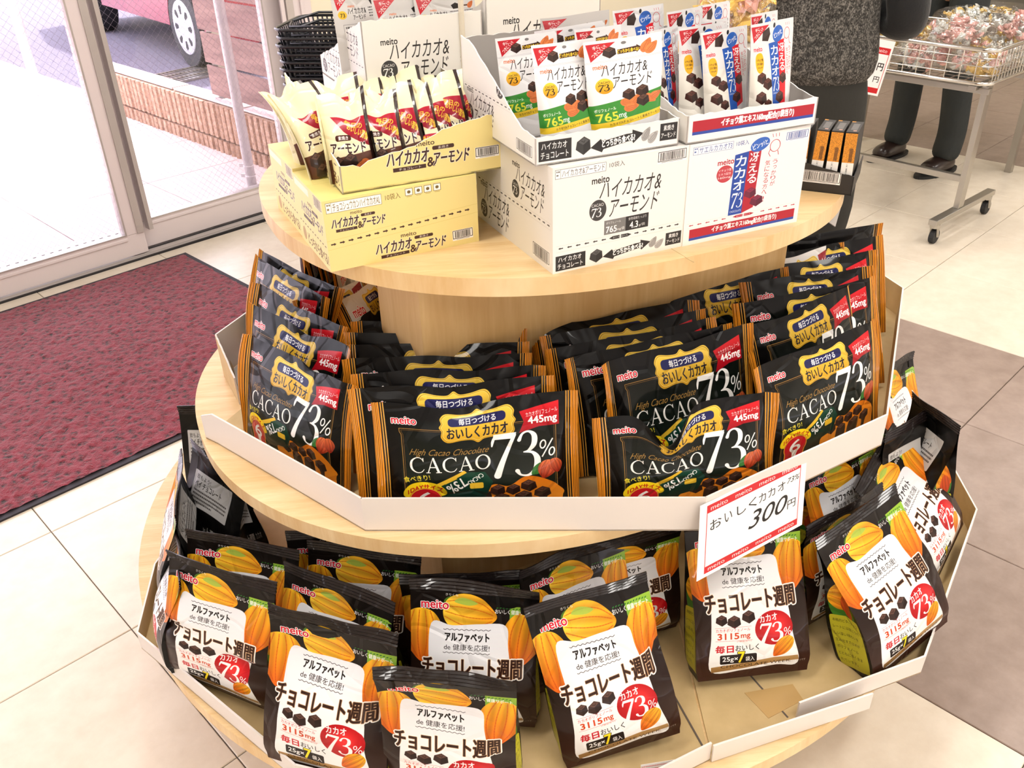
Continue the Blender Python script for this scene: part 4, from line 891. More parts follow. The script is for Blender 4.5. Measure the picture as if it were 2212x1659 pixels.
# asphalt beyond the low wall
a0 = P(275, 250)[:2]; bd = np.array([math.cos(math.radians(BAZ)), math.sin(math.radians(BAZ))]); bn = np.array([-bd[1], bd[0]])
def BW(s, n): q = a0+bd*s+bn*n; return (q[0], q[1])
def bbox_(b, s0, s1, n0, n1, z0, z1, mi=0): b.box(s0, s1, n0, n1, z0, z1, mi, T=lambda p: (*BW(p[0], p[1]), p[2]))
ap = B(); bbox_(ap, -12, 2.22, .12, 16, -.04, .004); o = ap.build('road', [M['asphalt']]); tag(o, kind='structure')
kb = B(); bbox_(kb, -12, -.45, -.05, .12, -.05, .012); o = kb.build('kerb', [M['patio']], bevel=.006); tag(o, kind='structure')
# low wall of ribbed split-face blocks, two courses
lw_ = empty('garden_wall', (0, 0, 0)); tag(lw_, 'low brown ribbed block wall outside the glass door, under the plank fence', 'garden wall')
rng = np.random.default_rng(3); blkme = {}
def rib_block(L, h, var):
    k = (L, h, var)
    if k in blkme: return blkme[k]
    r = np.random.default_rng(var+7); pts = []; n = int(round(L/.057)); st = L/n
    for i in range(n):
        x = i*st; dp = r.uniform(-.004, .004)
        dq = r.uniform(-.004, .004); pts += [(x+.0015, .002), (x+.012, -.008+dp), (x+st*.5, -.012+dq), (x+st-.010, -.009+dp*.5), (x+st-.0015, .002)]
    b = B(); b.prism(pts+[(L, .115), (0, .115)], 0, h); o = b.build('block', [M['block']]); me = o.data; bpy.data.objects.remove(o); blkme[k] = me; return me
for c, (z0, h) in enumerate(((-.006, .078), (.078, .19))):
    s = -.47+(.0 if c else -.2)
    while s < 1.85:
        L = .395; o = bpy.data.objects.new('block', rib_block(L, h-.006, int(rng.integers(4)))); C.objects.link(o); o.parent = lw_; q = BW(s, .0); o.location = (q[0], q[1], z0); rot(o, BAZ); s += .40
cap_ = B()
for i, (s0, s1) in enumerate(((-.47, .72), (.74, 1.5), (1.52, 2.2))): bbox_(cap_, s0, s1, .014, .125, .268, .278)
cap_.build('mortar_cap', [M['patio']], lw_)
# plank fence standing on it
fe = empty('plank_fence', (*BW(1.4, .06), 0)); tag(fe, 'brown horizontal plank fence on the low block wall outside', 'fence')
zz = .292
for i in range(9):
    b = B(); s0 = 1.13-.012*i; b.box(0, 1.07+.012*i, 0, .014, 0, .160); o = b.build('plank', [M['fence']], fe, bevel=.002); q = BW(s0, .055+.003*(i % 2)); o.location = (q[0]-fe.location[0], q[1]-fe.location[1], zz+i*.172); rot(o, BAZ)
pb = B(); bbox_(pb, 1.16, 1.22, .075, .12, .279, 1.9); bbox_(pb, 2.08, 2.14, .075, .12, .279, 1.9); o = pb.build('fence_post', [M['steel']]); o.parent = fe; o.location = (-fe.location[0], -fe.location[1], 0)
# pipes
def pipe(base, label, r=.028, z1=2.45, z0=-.006):
    b = B(); b.tube([(0, 0, z0), (0, 0, z1)], r, 14); o = b.build('drain_pipe', [M['white_pipe']], sm=True, loc=(base[0], base[1], 0)); tag(o, label, 'drain pipe')
    for z in (.14, .09):
        c = B(); c.tube([(0, 0, z), (0, 0, z+.006)], r+.002, 12); c.box(-r-.02, -r+.002, -.006, .006, z-.004, z+.012); c.build('pipe_clip', [M['white_pipe']], o)
    return o
pipe(P(548, 418)[:2], 'white drain pipe standing in front of the plank fence', .024)
pipe(P(84, 203)[:2], 'white post standing on the kerb beside the road', .035)
# slotted drain along the door
dr = B()
for i in range(120): t = -3.6+i*.036; dbox(dr, t, t+.022, .235, .345, -.006, -.0015)
dbox(dr, -3.62, .72, .225, .234, -.006, -.001); dbox(dr, -3.62, .72, .346, .355, -.006, -.001)
o = dr.build('drain_grate', [M['alu']]); tag(o, 'narrow slotted drain grate running along the outside of the glass door', 'drain grate'); 
b = B(); dbox(b, -3.62, .72, .23, .35, -.0058, -.0052); b.build('channel', [M['alu_dark']], o)
# steel manhole grate in the road
A_ = P(356, 184)[:2]; b = B(); 
for i in range(22): b.box(.02+i*.036, .034+i*.036, .01, .39, 0, .012)
for y in (0, .13, .26, .39): b.box(0, .81, y, y+.012, 0, .016)
for x in (0, .8): b.box(x, x+.014, 0, .4, 0, .016)
o = b.build('road_grate', [M['steel']], loc=(A_[0]+.05, A_[1]-.05, .005)); rot(o, BAZ+96); tag(o, 'steel grate set in the asphalt behind the low block wall', 'road grate')
# door mat
mt = B(); mc, mr, mb = P(400, 543, .01)[:2], P(545, 618, .01)[:2], P(0, 1090, .01)[:2]
ua = uv2(DAZ, 1, 0); va = uv2(DAZ, 0, 1)
def MT(u, v): q = mc+ua*u+va*v; return (q[0], q[1])
Wm = 1.28; Lm = 1.85
o = mesh('door_mat', [], [], M['mat']); bpy.data.objects.remove(o)
nx, ny = 150, 110; U, V_ = np.meshgrid(np.linspace(-Lm, -.02, nx), np.linspace(-Wm+.02, -.02, ny)); wv = waves(np.random.default_rng(8), 8, 60, 240)
Z = .009+.0016*np.random.default_rng(1).standard_normal(U.shape); Z = Z+.001*wv(U, V_)
vv = [(*MT(a, b_), c_) for a, b_, c_ in zip(U.ravel(), V_.ravel(), Z.ravel())]
o = mesh('door_mat', vv, sheet_f(nx, ny), M['mat'], smooth_=True); tag(o, 'dark red ribbed pile doormat on the floor inside the glass door', 'doormat')
rb = B(); rb.prism([MT(-Lm-.02, -Wm), MT(0, -Wm), MT(0, 0), MT(-Lm-.02, 0)], 0, .0055); rb.build('rubber_edge', [M['mat_rim']], o)
# the red car
def car():
    r = empty('car', (0, 0, 0)); tag(r, 'red car parked on the asphalt beyond the low block wall', 'car')
    paint = plain('red_paint', c8(150, 26, 44), .25, .2, coat=1); glassm = plain('car_glass', c8(40, 46, 54), .08)
    prof = [(0, .30), (.02, .62), (.5, .80), (1.15, .92), (1.75, 1.36), (2.9, 1.42), (3.55, 1.0), (3.8, .85), (3.85, .35)]
    def arch(cx): return [(cx+.36*math.cos(a), .28+.36*math.sin(a)) for a in np.linspace(0, math.pi, 12)]
    low = arch(3.15)+arch(.72)
    outline = [(3.85, .24)]+low+[(0, .24)]+prof[:]
    n = len(outline); V = []
    for y, k in ((-.80, 1.0), (-.72, 1.0), (.72, 1), (.80, 1.0)):
        for x, z in outline:
            ins = .0 if abs(y) < .79 else 0; zz_ = z; yy = y*(1-.12*max(0, z-.85)/.55); V.append((x, yy, zz_ if abs(y) < .79 else min(z, 1.38)))
    bm_f = []
    for a in range(3): bm_f += [(a*n+i, a*n+(i+1) % n, (a+1)*n+(i+1) % n, (a+1)*n+i) for i in range(n)]
    bm_f += [tuple(range(n))[::-1], tuple(range(3*n, 4*n))]
    mesh('body', V, bm_f, [paint], r)
    b = B()
    for s in (-1, 1):
        y = s*.775; b.add([(1.35, y, .95), (3.35, y, 1.0), (2.85, y*.93, 1.34), (1.8, y*.93, 1.30)], [(0, 1, 2, 3)])
    b.build('side_window', [glassm], r)
    b = B(); b.box(.7, 3.1, -.83, -.80, .25, .32); b.build('sill', [paint], r, bevel=.008)
    alloy = plain('hub_cap', c8(216, 218, 224), .3, .5)
    for cx in (.72, 3.15):
        for s in (-1, 1):
            w_ = B(); y = s*.73; w_.tube([(cx, y-.09, .30), (cx, y+.09, .30)], .30, 28); t = w_.build('wheel', [M['rubber']], r, bevel=.01)
            h_ = B(); yo = y+s*.092; ring = [(cx+.215*math.cos(a), yo, .30+.215*math.sin(a)) for a in np.linspace(0, 2*math.pi, 24, endpoint=False)]
            h_.tube([(cx, yo-s*.02, .30), (cx, yo+s*.004, .30)], [.215, .20], 28); hc = h_.build('hub_cap', [alloy], t)
            sl = B()
            for k in range(8):
                a = k*math.pi/4; q = [(cx+rr*math.cos(a+da), yo+s*.006, .30+rr*math.sin(a+da)) for rr, da in ((.10, -.12), (.155, -.16), (.17, .0), (.155, .16), (.10, .12))]; sl.add(q, [tuple(range(5))])
            sl.build('vent_slot', [M['rubber']], t)
    return r
cr = car(); cr['_'] = 0; del cr['_']
ang = math.radians(128.7); wc = (-2.50, 7.42); lx, ly = .72, .82; ca, sa = math.cos(ang), math.sin(ang)
cr.rotation_euler = (0, 0, ang); cr.location = (wc[0]-(lx*ca-ly*sa), wc[1]-(lx*sa+ly*ca), 0)
# bead string hanging by the cream wall
bs = B()
for i in range(70):
    z = 1.75-.016*i; a = i*.9; v0 = .004
    bs.tube([(0.003*math.sin(a), 0, z), (0.003*math.sin(a), 0, z-.009)], .0035, 6)
q = DW(1.05, -.08); o = bs.build('bead_string', [plain('clear_beads', c8(240, 240, 240), .1, .2)], loc=(q[0], q[1], 0)); tag(o, 'string of small clear beads hanging before the cream wall', 'bead string')
# ---------------------------------------------------------------- the three-tier round display stand
GC, GA = np.array([.02, 1.49]), 24.3
def GL(x, y): q = GC+uv2(GA, x, y); return (q[0], q[1])
stand = empty('display_stand', (GC[0], GC[1], 0), math.radians(GA)); tag(stand, 'round three-tier pale maple display stand holding all the chocolate', 'display stand')
def disc(z1, th, cx, a, b_, n_, name='shelf_board'):
    pts = []
    for k in range(180):
        t = 2*math.pi*k/180; c, s = math.cos(t), math.sin(t)
        pts.append((cx+a*math.copysign(abs(c)**(2/n_), c), b_*math.copysign(abs(s)**(2/n_), s)))
    b = B(); b.prism(pts, z1-th, z1); return b.build(name, [M['wood']], stand, bevel=.004)
Z1, Z2, Z3 = .95, .597, .290
disc(Z1, .026, .06, .49, .452, 2.3); disc(Z2, .024, .0, .605, .535, 2.15); disc(Z3, .024, .02, .79, .765, 2.02)
def core(z0, z1): 
    b = B(); b.prism([(-.277, -.248), (.40, -.248), (.46, -.12), (.42, .3), (-.18, .3), (-.302, -.12)], z0, z1); return b.build('core_panel', [M['wood_core']], stand, bevel=.001)
core(Z2, Z1-.026); core(Z3, Z2-.024); core(.0, Z3-.024)
b = B(); b.prism([(.5*math.cos(t), .5*math.sin(t)) for t in np.linspace(0, 2*math.pi, 40, endpoint=False)], 0, .06); b.build('plinth', [M['wood_core']], stand)
# thin seam where the top board's two halves meet
q0 = uv2(-GA, *(P(1480, 555, Z1)[:2]-GC)); b = B(); b.box(q0[0]-.0006, q0[0]+.0006, q0[1]-.02, q0[1]+.3, Z1-.0005, Z1+.0002); b.build('board_seam', [M['kraft']], stand)
# ---------------------------------------------------------------- cardboard trays
def rimtray(name, pts, z0, label, group=None, floor_pts=None):
    r = empty(name, (0, 0, 0)); tag(r, label, 'cardboard tray', group)
    for a, b_ in zip(pts[:-1], pts[1:]):
        wall_strip('tray_wall', [(a[0], a[1], z0, a[2]), (b_[0], b_[1], z0, b_[3] if len(b_) > 3 else b_[2])], M['white_card'], M['kraft'], r, th=.003)
    fp = floor_pts or [(p[0], p[1]) for p in pts]; b = B(); b.prism(fp, z0, z0+.0025); b.build('tray_floor', [M['kraft']], r); return r
zt2 = Z2+.0585
p2 = [(-.512, 1.215, Z2+.045), (-.487, 1.197, zt2), (-.215, .968, zt2), (.262, .948, zt2), (.585, 1.140, zt2), (.785, 1.585, zt2+.004), (.74, 1.80, zt2)]
t2 = rimtray('cardboard_tray', p2, Z2, 'white-sided cardboard tray round the front of the middle tier', floor_pts=[(p[0], p[1]) for p in p2]+[(.5, 1.95), (-.1, 1.7), (-.43, 1.40)])
a, b_, c_ = P(471, 738, Z2+.07)[:2], P(531, 697, Z2+.07)[:2], P(505, 800, Z2+.07)[:2]
r = empty('cardboard_tray', (0, 0, 0)); tag(r, 'torn grey cardboard tray corner with brown tape on the middle tier beside the doormat', 'cardboard tray')
wall_strip('tray_wall', [(c_[0], c_[1], Z2+.001, Z2+.055), (a[0], a[1], Z2+.001, Z2+.085)], M['white_card'], M['kraft'], r, jag=.002); wall_strip('tray_wall', [(a[0], a[1], Z2+.001, Z2+.085), (b_[0]+.02, b_[1]+.06, Z2+.001, Z2+.085)], M['white_card'], M['kraft'], r)
b = B(); b.prism([(c_[0]+.01, c_[1]), (a[0]+.005, a[1]), (b_[0]+.02, b_[1]+.06), (b_[0]+.10, b_[1]-.02)], Z2+.0005, Z2+.003); b.build('tray_floor', [M['grey_card']], r)
m_ = (c_+a)/2; d_ = (a-c_)/np.linalg.norm(a-c_); b = B(); n_ = np.array([d_[1], -d_[0]])
for s0, s1, z_0, z_1 in ((-.03, .0, .02, .062),): 
    for off in (-.0048, .0008): b.add([(*(m_+d_*s0-n_*off), Z2+z_0), (*(m_+d_*s1-n_*off), Z2+z_0), (*(m_+d_*s1-n_*off), Z2+z_1), (*(m_+d_*s0-n_*off), Z2+z_1)], [(0, 1, 2, 3)])
b.build('tape', [M['tape']], r)
zt3 = Z3+.038
p3 = [(-.60, 1.42, zt3+.03), (-.655, 1.20, zt3+.01), (-.635, 1.045, zt3), (-.322, .787, zt3), (-.10, .722, zt3), (.13, .735, zt3), (.270, .803, zt3)]
t3 = rimtray('cardboard_tray', p3, Z3, 'low white-edged cardboard tray under the front left of the bottom tier', floor_pts=[(p[0], p[1]) for p in p3]+[(.27, 1.3)])
p4 = [(.272, .800, zt3-.002), (.533, .888, zt3-.002)]
A4 = P(1728, 1519, zt3)[:2]; B4 = P(2000, 1418, zt3)[:2]; C4 = P(2112, 1100, zt3+.02)[:2]
p4 = [(A4[0], A4[1], zt3), (B4[0], B4[1], zt3), (C4[0], C4[1], zt3+.02), (.90, 1.60, zt3+.02)]
r4 = rimtray('cardboard_tray', p4, Z3+.0005, 'white-edged cardboard tray under the right of the bottom tier', floor_pts=[(.274, .812), (A4[0], A4[1]), (B4[0], B4[1]), (C4[0], C4[1]), (.90, 1.60), (.4, 1.60), (.274, 1.3)])
E4 = P(1884, 1492, zt3-.004)[:2]
wall_strip('loose_flap', [(.272, .799, Z3+.001, zt3-.002), (E4[0], E4[1]-.006, Z3+.001, zt3-.004)], M['white_card'], M['grey_card'], r4, th=.003)
# slits between the flaps of the tray floor, and a strip of packing tape
b = B()
for (x0, y0, x1, y1) in ((1653, 1495, 1702, 1550), (1500, 1580, 1518, 1612)):
    A_, B_ = P(x0, y0, Z3+.0032)[:2], P(x1, y1, Z3+.0032)[:2]; d_ = (B_-A_)/np.linalg.norm(B_-A_); n_ = np.array([-d_[1], d_[0]])*.0014
    A_ = A_-d_*.18; b.prism([tuple(A_-n_), tuple(B_-n_), tuple(B_+n_), tuple(A_+n_)], Z3+.0028, Z3+.0034)
b.build('floor_slit', [M['grout']], r4)
b = B(); b.prism([tuple(P(*q, Z3+.003)[:2]) for q in ((1660, 1552), (1735, 1512), (1712, 1478), (1608, 1497))], Z3+.003, Z3+.0036); b.build('tape', [M['tape']], r4)
# ---------------------------------------------------------------- price card hung on the middle tray
def card(name, TL, TR, BR, BL, ztl, ztr, zbl, zbr, img, label, th=.0008):
    A_, B_ = P(*TL, ztl), P(*TR, ztr); A2 = P(*BL, zbl); B2 = A2+(B_-A_); n_ = np.cross(B_-A_, A2-A_); n_ /= np.linalg.norm(n_); n_ *= -th if n_[1] > 0 else th
    V = [A2, B2, B_, A_]+[p-n_ for p in (A2, B2, B_, A_)]; V = [A2+n_, B2+n_, B_+n_, A_+n_]+[A2, B2, B_, A_]
    o = mesh(name, V, [(0, 1, 2, 3), (7, 6, 5, 4), (0, 4, 5, 1), (1, 5, 6, 2), (2, 6, 7, 3), (3, 7, 4, 0)], [img, M['white_card']], uv=[(0, 0), (1, 0), (1, 1), (0, 1)]*6, mi=[0, 1, 1, 1, 1, 1]); tag(o, label, 'price card'); return o
PC = paper('price_card_print', print_price(), grain=.02, rough=.35)
# follows the outside of the tray wall, tips out a little at its lower edge
card('price_card', (1512, 1093), (1743, 980), (1728, 1172), (1504, 1256), Z2+.050, Z2+.050, Z2-.055, Z2-.055, PC, 'white price card with red bands reading 300, hung on the middle tray')
PD = paper('dotted_card', print_dotted(), grain=.02)
card('shelf_label', (1384, 1652), (1460, 1640), (1460, 1700), (1384, 1712), Z3+.030, Z3+.030, Z3-.015, Z3-.015, PD, 'small white label with a dotted red border on the front of the bottom tray')
b = B(); A_, B_, D_ = P(1771, 468, Z1-.03), P(1803, 490, Z1-.055), P(1822, 424, Z1-.024); n_ = np.cross(B_-A_, D_-A_); n_ /= np.linalg.norm(n_)/.0012
b.add([A_, B_, D_, A_+n_, B_+n_, D_+n_], [(0, 1, 2), (5, 4, 3), (0, 3, 4, 1), (1, 4, 5, 2), (2, 5, 3, 0)]); o = b.build('paper_flap', [M['grey_card']]); tag(o, 'grey triangular paper flap hanging under the right edge of the top tier', 'paper')
# ---------------------------------------------------------------- cartons on the top tier
I_ = {}
def im(fn, **k):
    if fn.__name__ not in I_: I_[fn.__name__] = paper(fn.__name__, fn(), **k)
    return I_[fn.__name__]
YC, WC = paper('yellow_carton', col=YB, rough=.4), paper('white_carton', col=c8(238, 234, 228), rough=.45)
ytop = im(print_yellow_top, rough=.3)
def carton(org, z, w, d, h, az, mats, label, group=None, name='carton'):
    o = quadbox(name, w, d, h, mats, loc=(org[0], org[1], z), rot=(0, 0, math.radians(az))); tag(o, label, 'carton', group); return o
ya = 26.0; yo = np.array([-.235, 1.077]); yd = uv2(ya+89.5, 1, 0)
carton(yo, Z1, .216, .142, .097, ya, [im(print_yellow_front), im(print_yellow_side), ytop, YC, YC, YC], 'yellow carton at the front left of the top tier, under the torn yellow tray')
o2 = yo+yd*.146; carton(o2, Z1, .216, .142, .100, ya, [YC, im(print_yellow_side), ytop, YC, YC, YC], 'yellow carton behind the front yellow carton, its stamped lid showing')
wo = np.array([.057, 1.049]); carton(wo, Z1, .200, .245, .140, 24.3, [im(print_white_front), im(print_white_side), WC, WC, WC, WC], 'white almond chocolate carton in the middle of the top tier')
bo = np.array([.2395, 1.130]); carton(bo, Z1, .198, .25, .140, 24.0, [im(print_ginkgo_front), WC, WC, WC, WC, WC], 'white carton with a blue and red band at the right of the top tier')
t1o = np.array([-.203, 1.352]); carton(t1o, Z1, .190, .272, .148, 24.3, [WC, im(print_white_side), WC, WC, WC, WC], 'plain white carton behind the yellow cartons, under the tall open one')
t2o = t1o+uv2(24.3, .197, 0); carton(t2o, Z1, .20, .27, .148, 24.3, [WC, WC, WC, WC, WC, WC], 'plain white carton behind the almond carton, under an open one')
def open_box(org, z, w, d, az, hf, hl0, hl1, hb, hr0, hr1, front, left, label, group=None, jag=.0012, inner=None, curve=None, rim=None, name='open_carton'):
    """display carton with its lid torn off; heights: front, left front/back, back, right front/back"""
    r = empty(name, (org[0], org[1], z), math.radians(az)); tag(r, label, 'open carton', group); inn = inner or M['grey_card']
    def side(p0, p1, h0, h1, mo, seed, cv=None):
        if cv: pts = [(p0[0]+(p1[0]-p0[0])*t, p0[1]+(p1[1]-p0[1])*t, 0, hh) for t, hh in cv]
        else: pts = [(p0[0], p0[1], 0, h0), (p1[0], p1[1], 0, h1)]
        return wall_strip('carton_wall', pts, mo, inn, r, th=.0018, jag=jag, seed=seed, mat_rim=rim)
    hf = hf if isinstance(hf, (list, tuple)) else [(0, hf), (1, hf)]
    side((0, 0), (w, 0), 0, 0, front, 1, hf)
    side((0, d), (0, 0), hl1, hl0, left, 2, None if not curve else [(1-t, h) for t, h in curve][::-1]); side((w, 0), (w, d), hr0, hr1, WC if front is not YC else YC, 3, curve); side((w, d), (0, d), hb, hb, WC, 4)
    b = B(); b.box(0, w, 0, d, 0, .002); b.build('carton_base', [inn], r); return r
zc = Z1+.141
wt = open_box(P(1157, 360, zc)[:2], zc, .202, .250, 22.0, .034, 0, 0, .112, 0, 0, im(print_white_tray), im(print_white_side), 'open white carton holding the almond pouches, on the almond carton', curve=[(0, .034), (.18, .037), (.55, .080), (.85, .112), (1, .115)])
bt = open_box(P(1491, 311, zc)[:2]-uv2(22, .006, 0), zc, .206, .25, 22.5, .036, 0, 0, .10, 0, 0, im(print_ginkgo_tray), WC, 'open white carton with a red and blue stripe, holding the ginkgo pouches', curve=[(0, .036), (.1, .037), (.5, .060), (.9, .095), (1, .098)])
zy = Z1+.098
yt = open_box(P(740, 419, zy)[:2], zy, .228, .285, 23.5, [(0, .036), (.12, .032), (.22, .040), (.36, .044), (.5, .052), (.62, .063), (.75, .070), (.9, .074), (1, .074)], 0, 0, .07, 0, 0, im(print_yellow_tray), im(print_yellow_side), 'yellow carton torn open along its front, full of cream and red sachets', jag=.0018, inner=plain('inside_grey', c8(150, 142, 120), .8), curve=[(0, .036), (.3, .055), (.7, .09), (1, .10)])
ta = open_box(t1o, Z1+.149, .190, .272, 24.3, .118, 0, 0, .03, 0, 0, im(print_white_tall), im(print_white_side), 'tall open white carton at the back left, its printed front towards the yellow tray', curve=[(0, .118), (.3, .095), (.6, .06), (1, .03)])
tb = open_box(t2o, Z1+.149, .200, .27, 24.3, .134, 0, 0, .03, 0, 0, im(print_white_tall), WC, 'tall open white carton behind the almond pouches', curve=[(0, .134), (.3, .10), (.6, .06), (1, .03)])
b = B(); b.tube([(0, 0, 0), (0, 0, .9)], .0042, 12); o = b.build('sign_pole', [plain('cream_pole', c8(226, 216, 196), .6, bump=(300, .3))], loc=(-.060, 1.415, Z1)); tag(o, 'thin cream pole rising between the cartons on the top tier', 'sign pole')
# ---------------------------------------------------------------- black slim cartons in their tray
so, sa_ = P(1742, 412, Z1)[:2]-uv2(22, .095, 0)*1.0, -22.0
s_org = P(1742, 412, Z1)[:2]; s_end = P(1838, 423, Z1)[:2]; saz = math.degrees(math.atan2(*(s_end-s_org)[::-1])); sd = uv2(saz, 1, 0); s0 = s_end-sd*.125
r = empty('slim_carton_tray', (s0[0], s0[1], Z1), math.radians(saz)); tag(r, 'low black tray with a barcode on the right edge of the top tier', 'carton tray'); kt = im(print_carton_tray); kb_ = paper('black_card', col=c8(36, 33, 32))
wall_strip('carton_wall', [(0, 0, 0, .050), (.03, 0, 0, .047), (.125, 0, 0, .030)], kt, kb_, r, th=.0012, jag=.0008, mat_rim=kb_); wall_strip('carton_wall', [(.125, 0, 0, .03), (.125, .12, 0, .03)], kb_, kb_, r, th=.0012, mat_rim=kb_); wall_strip('carton_wall', [(0, .12, 0, .05), (0, 0, 0, .05)], kb_, kb_, r, th=.0012, mat_rim=kb_)
b = B(); b.box(0, .125, 0, .12, 0, .0015); b.build('carton_base', [kb_], r)
names = ['rightmost', 'second from the right', 'third from the right', 'fourth from the right', 'fifth from the right']
for i in range(5):
    x = .104-.0232*i; q = s0+uv2(saz, x, .004); o = quadbox('slim_carton', .0175, .082, .093, [im(print_carton), kb_, im(print_carton_top), kb_, kb_, kb_], loc=(q[0], q[1], Z1+.0018), rot=(math.radians(-3), math.radians(1.5*(i % 3-1)), math.radians(saz))); tag(o, 'slim black and orange carton, %s in the black tray' % names[i], 'slim carton', 'slim cartons in the black tray')
# ---------------------------------------------------------------- sachets in the yellow tray
zs = zy+.003
SA = [((640, 168), (684, 240)), ((664, 165), (712, 215)), ((735-54, 205), (782, 240)), ((760, 200), (852, 236)), ((800, 195), (902, 230)), ((856, 186), (942, 212)), ((897, 178), (982, 215)), ((936, 176), (1022, 210)), ((976, 170), (1060, 200)),
      ((750, 144), (822, 176)), ((790, 137), (844, 176)), ((828, 130), (898, 168)), ((862, 125), (938, 166)), ((897, 121), (980, 160)), ((905, 250), (925, 260))]
SL = ['leftmost of the sachets, leaning out of the torn yellow tray', 'second sachet from the left, leaning out of the torn yellow tray', 'front left sachet in the torn yellow tray', 'fourth sachet from the left in the front row', 'fifth sachet from the left in the front row', 'sixth sachet from the left in the front row', 'seventh sachet from the left in the front row', 'second sachet from the right in the front row', 'rightmost sachet in the front row of the yellow tray',
      'leftmost sachet in the back row of the yellow tray', 'second sachet from the left in the back row', 'middle sachet in the back row of the yellow tray', 'second sachet from the right in the back row', 'rightmost sachet in the back row of the yellow tray', 'low tilted sachet behind the torn yellow front']
def loc_in(r, x, y): q = np.array(r.location[:2])+uv2(math.degrees(r.rotation_euler.z), x, y); return q
slots = [(.010, .085, 8, 0), (.010, .150, 10, 0), (.028, .030, -14, 1), (.072, .035, -16, 0), (.104, .040, -14, 0), (.132, .052, -12, -1), (.156, .060, -12, 0), (.180, .066, -12, 1), (.203, .072, -12, 0), (.058, .150, -14, 0), (.088, .155, -12, 0), (.120, .160, -12, 1), (.150, .165, -12, 0), (.182, .170, -12, 0), (.128, .020, -10, -3)]
for i, (x, y, yw, dz) in enumerate(slots):
    q = loc_in(yt, x, y); yaw = math.radians(23.5+yw); r = empty('chocolate_sachet', (q[0], q[1], zs+(.0 if i < 14 else -.002)+dz*.002), yaw, -math.radians(14+hue(i)*9)); r.rotation_euler.y = math.radians(-9+6*hue(i*3)); tag(r, 'cream and red sachet, '+SL[i], 'sachet', 'sachets in the yellow tray')
    prof = lambda v: (.5+.5*math.sin(min(1, v/.3)*math.pi/2) if v < .5 else max(.02, 1-((v-.5)/.5)**1.5))
    hh = (.118 if i < 14 else .085); o, E = pillow('pouch', .064, hh, .026, prof, [F_['sachet'], F_['sachet_back']], r, 300+i, nu=21, nv=23, dips=[(.8*hue(i*7)-.4, .016, .35)], bend=.055, lump=.0035, pinch=.06, fold=.02)
    E2 = tuple(q[:12] for q in E); side_seal(r, E2, 1, .0026, 40+i, M['seal_dark']); side_seal(r, E, -1, .003, 60+i, F_['sachet_back'])
# ---------------------------------------------------------------- almond pouches, ginkgo pouches
zp = zc+.003; H_ = .146; ZT = zp+.129
def pt(TL, TR, front, back, lab, seed, zt=ZT, h=H_, w=None, D=.040, flip=False, grp=None, curl=0, yw=0, lean=0, roll=2.0):
    A_, B_ = P(*TL, zt), P(*TR, zt); k = B_[0]/B_[1]; yaw = math.radians(23+yw); c, s = math.cos(yaw), math.sin(yaw)
    t = (k*A_[1]-A_[0])/(c-k*s); t = w or t; Mx = A_[:2]+np.array([c, s])*t/2; L = math.radians(lean); hh = (zt-zp)/math.cos(L); b = Mx-np.array([-s, c])*hh*math.sin(L)
    r = empty('snack_pouch', (b[0], b[1], zp)); r.rotation_mode = 'QUATERNION'; r.rotation_quaternion = (Matrix.Rotation(yaw, 3, 'Z') @ Matrix.Rotation(-L, 3, 'X') @ Matrix.Rotation(math.radians(-roll), 3, 'Y')).to_quaternion(); tag(r, lab, 'snack pouch', grp)
    prof = lambda v: (.9+.1*math.cos(v*3))*(1-v/.80)**.75 if v < .795 else .02
    pillow('pouch', t, hh, D, prof, [F_[front], F_[back]], r, seed, nu=29, nv=31, pinch=.0, edge=2.6, bend=.006, lump=.003, curl=curl, taper=.12, vcrop=.16)
    return r
ga, gg = 'almond pouches in the white carton', 'ginkgo pouches in the striped carton'
pt((1272, 90), (1444, 62), 'almond', 'almond_back', 'white and green almond pouch at the front right of the white carton', 1, grp=ga)
pt((1161, 98), (1300, 74), 'almond', 'almond_back', 'white and green almond pouch at the front left of the white carton', 2, grp=ga)
pt((1078, 78), (1212, 30), 'almond', 'almond_back', 'white and green almond pouch leaning on the left wall of the white carton', 3, zt=ZT-.002, grp=ga)
pt((1162, 62), (1318, 32), 'almond', 'almond_back', 'white and green almond pouch behind the two front ones in the carton', 4, zt=ZT-.001, grp=ga)
pt((1250, 66), (1352, 30), 'almond', 'grey_foil', 'white and green almond pouch squeezed behind the front right one', 5, zt=ZT-.006, grp=ga)
pt((1176, 36), (1324, 8), 'almond_back', 'almond', 'silver-backed almond pouch at the back of the white carton', 6, zt=ZT+.002, grp=ga)
pt((1336, 22), (1448, -2), 'ginkgo', 'grey_foil', 'silver pouch with chocolate cubes at the back right of the white carton', 7, zt=ZT, grp=ga)
ZT = zp+.127
pt((1534, 70), (1636, 46), 'ginkgo', 'grey_foil', 'blue and red ginkgo pouch at the front centre of the striped carton, bent over', 11, grp=gg, curl=.004, roll=3, zt=ZT-.009)
pt((1634, 52), (1728, 32), 'ginkgo', 'grey_foil', 'blue and red ginkgo pouch at the front right of the striped carton', 12, grp=gg)
pt((1474, 62), (1580, 52), 'ginkgo', 'grey_foil', 'blue and red ginkgo pouch at the front left of the striped carton, in shade', 13, grp=gg, zt=ZT-.006)
pt((1526, 48), (1588, 22), 'ginkgo', 'grey_foil', 'ginkgo pouch behind the bent front centre one', 14, grp=gg, zt=ZT-.004)
pt((1634, 33), (1694, 9), 'ginkgo', 'grey_foil', 'ginkgo pouch behind the front right one, its corner sticking up', 15, grp=gg, zt=ZT-.001)
pt((1450, 24), (1528, 6), 'ginkgo', 'grey_foil', 'ginkgo pouch standing behind the front left one', 16, grp=gg, zt=ZT-.002)
